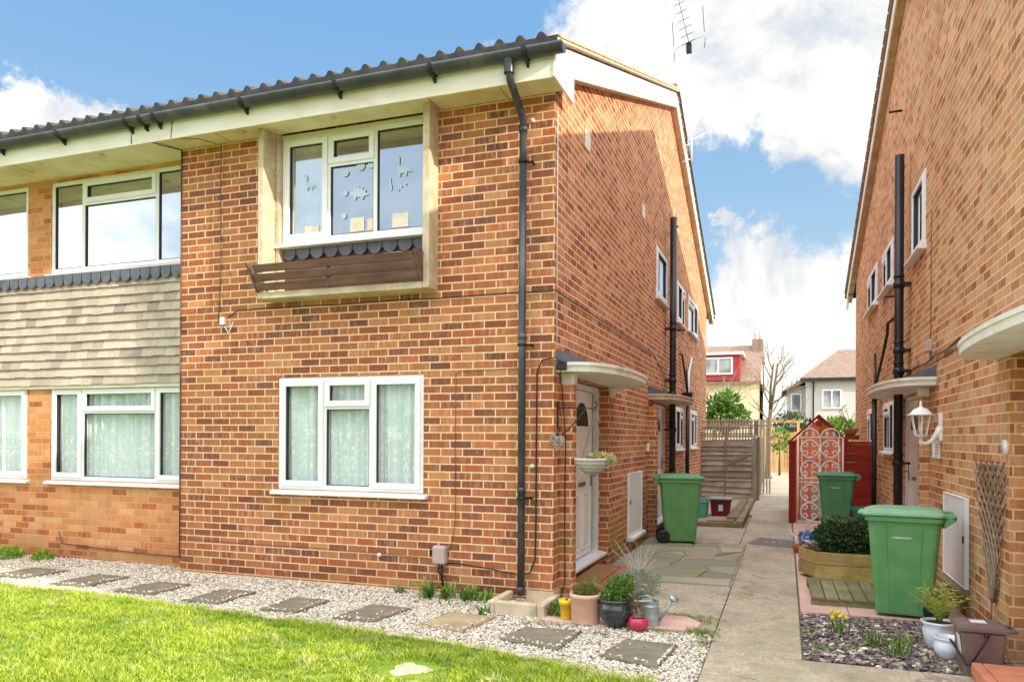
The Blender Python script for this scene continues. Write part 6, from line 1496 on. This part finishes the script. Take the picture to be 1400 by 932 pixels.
t.l.new(d,nd.inputs[0]); t.l.new(scl.outputs[0],nd.inputs[1])
def blob(u,v,r,soft=.28):
    c=pdir(u,v); vm=t.new('ShaderNodeVectorMath',operation='DISTANCE'); t.l.new(nd.outputs[0],vm.inputs[0]); vm.inputs[1].default_value=c
    rr=r/1040*.8; return t.sstep(vm.outputs['Value'],rr*(1+soft),rr*(1-soft))
acc=None
for (u,v,r) in [(55,175,50),(110,170,55),(150,185,50),(60,200,60),(590,140,38),(640,128,42),(700,118,40),(880,40,105),(960,70,110),(1060,60,125),(1150,110,110),(1120,40,130),(1080,170,60),(1180,180,70),(1250,60,120),(1000,140,60),(1040,350,60),(1090,400,100),(1150,360,50),(1020,430,90),(1130,460,110),(985,310,28),(1000,560,120),(1140,540,120)]:
    b=blob(u,v,r); acc=b if acc is None else t.M('MAXIMUM',acc,b)
# generic broken cloud elsewhere (beside and behind the camera)
dv=t.new('ShaderNodeVectorMath',operation='DOT_PRODUCT'); t.l.new(d,dv.inputs[0]); dv.inputs[1].default_value=pdir(600,300)
away=t.sstep(dv.outputs['Value'],.75,.45)
gen=t.M('MULTIPLY',t.sstep(n2,.34,.50),away)
acc=t.M('MAXIMUM',acc,gen)
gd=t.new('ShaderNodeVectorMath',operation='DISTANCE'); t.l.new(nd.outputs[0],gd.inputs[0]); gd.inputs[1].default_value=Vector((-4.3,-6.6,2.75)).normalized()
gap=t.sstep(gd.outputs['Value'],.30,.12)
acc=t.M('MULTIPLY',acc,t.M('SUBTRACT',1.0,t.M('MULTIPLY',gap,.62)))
low=t.M('MULTIPLY',t.sstep(s[2],.16,.0),.75)
acc=t.M('MAXIMUM',acc,low)
shade=t.sstep(n1,.38,.58)
cloud=t.mix(shade,(.70,.77,.90),(1.10,1.10,1.10))
skyc=t.mix(1.0,sky.outputs[0],(.115,.115,.115),'MULTIPLY')
blue=t.mix(t.sstep(s[2],0.0,.55),(.56,.80,1.0),(.22,.48,.92))
skyc=t.mix(.92,skyc,blue)
wisp=t.M('MULTIPLY',t.sstep(n2,.48,.75),.22)
skyc=t.mix(wisp,skyc,(.9,.95,1.0))
c=t.mix(acc,skyc,cloud)
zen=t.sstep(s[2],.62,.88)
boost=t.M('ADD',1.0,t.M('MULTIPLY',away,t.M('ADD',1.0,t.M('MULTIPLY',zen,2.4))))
boost=t.M('SUBTRACT',boost,t.M('MULTIPLY',gap,.45))   # sky behind camera and overhead brightened as added fill, less in the gap
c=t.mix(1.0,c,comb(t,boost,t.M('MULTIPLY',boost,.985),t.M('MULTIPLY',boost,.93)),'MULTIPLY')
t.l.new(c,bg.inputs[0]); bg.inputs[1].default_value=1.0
# below the horizon is hidden by the ground

sl=bpy.data.lights.new('sun','SUN'); sl.energy=5.0; sl.angle=math.radians(.6); sl.color=(1.0,.90,.74)
so=bpy.data.objects.new('sun',sl); COL.objects.link(so); so.rotation_euler=SUN.to_track_quat('Z','Y').to_euler()

# =========================================================== CAMERA
cd=bpy.data.cameras.new('camera'); cam=bpy.data.objects.new('camera',cd); COL.objects.link(cam); sc.camera=cam
cd.sensor_width=36; cd.lens=36*1040/1400; cd.shift_y=132/1400; cd.clip_end=2000; cd.clip_start=.05
cam.location=(1.9794,-6.622,1.53)
fw=Vector((-math.sin(PSI),math.cos(PSI),0))
cam.rotation_euler=(fw.to_track_quat('-Z','Y').to_matrix()@Matrix.Rotation(math.radians(.3),3,'Z')).to_euler()
sc.view_settings.view_transform='Standard'; sc.view_settings.look='None'; sc.view_settings.exposure=0; sc.view_settings.gamma=1
sc.render.film_transparent=False
try: sc.cycles.max_bounces=6; sc.cycles.transparent_max_bounces=12
except Exception: pass
for o in bpy.data.objects:
    if '_o' in o: del o['_o']
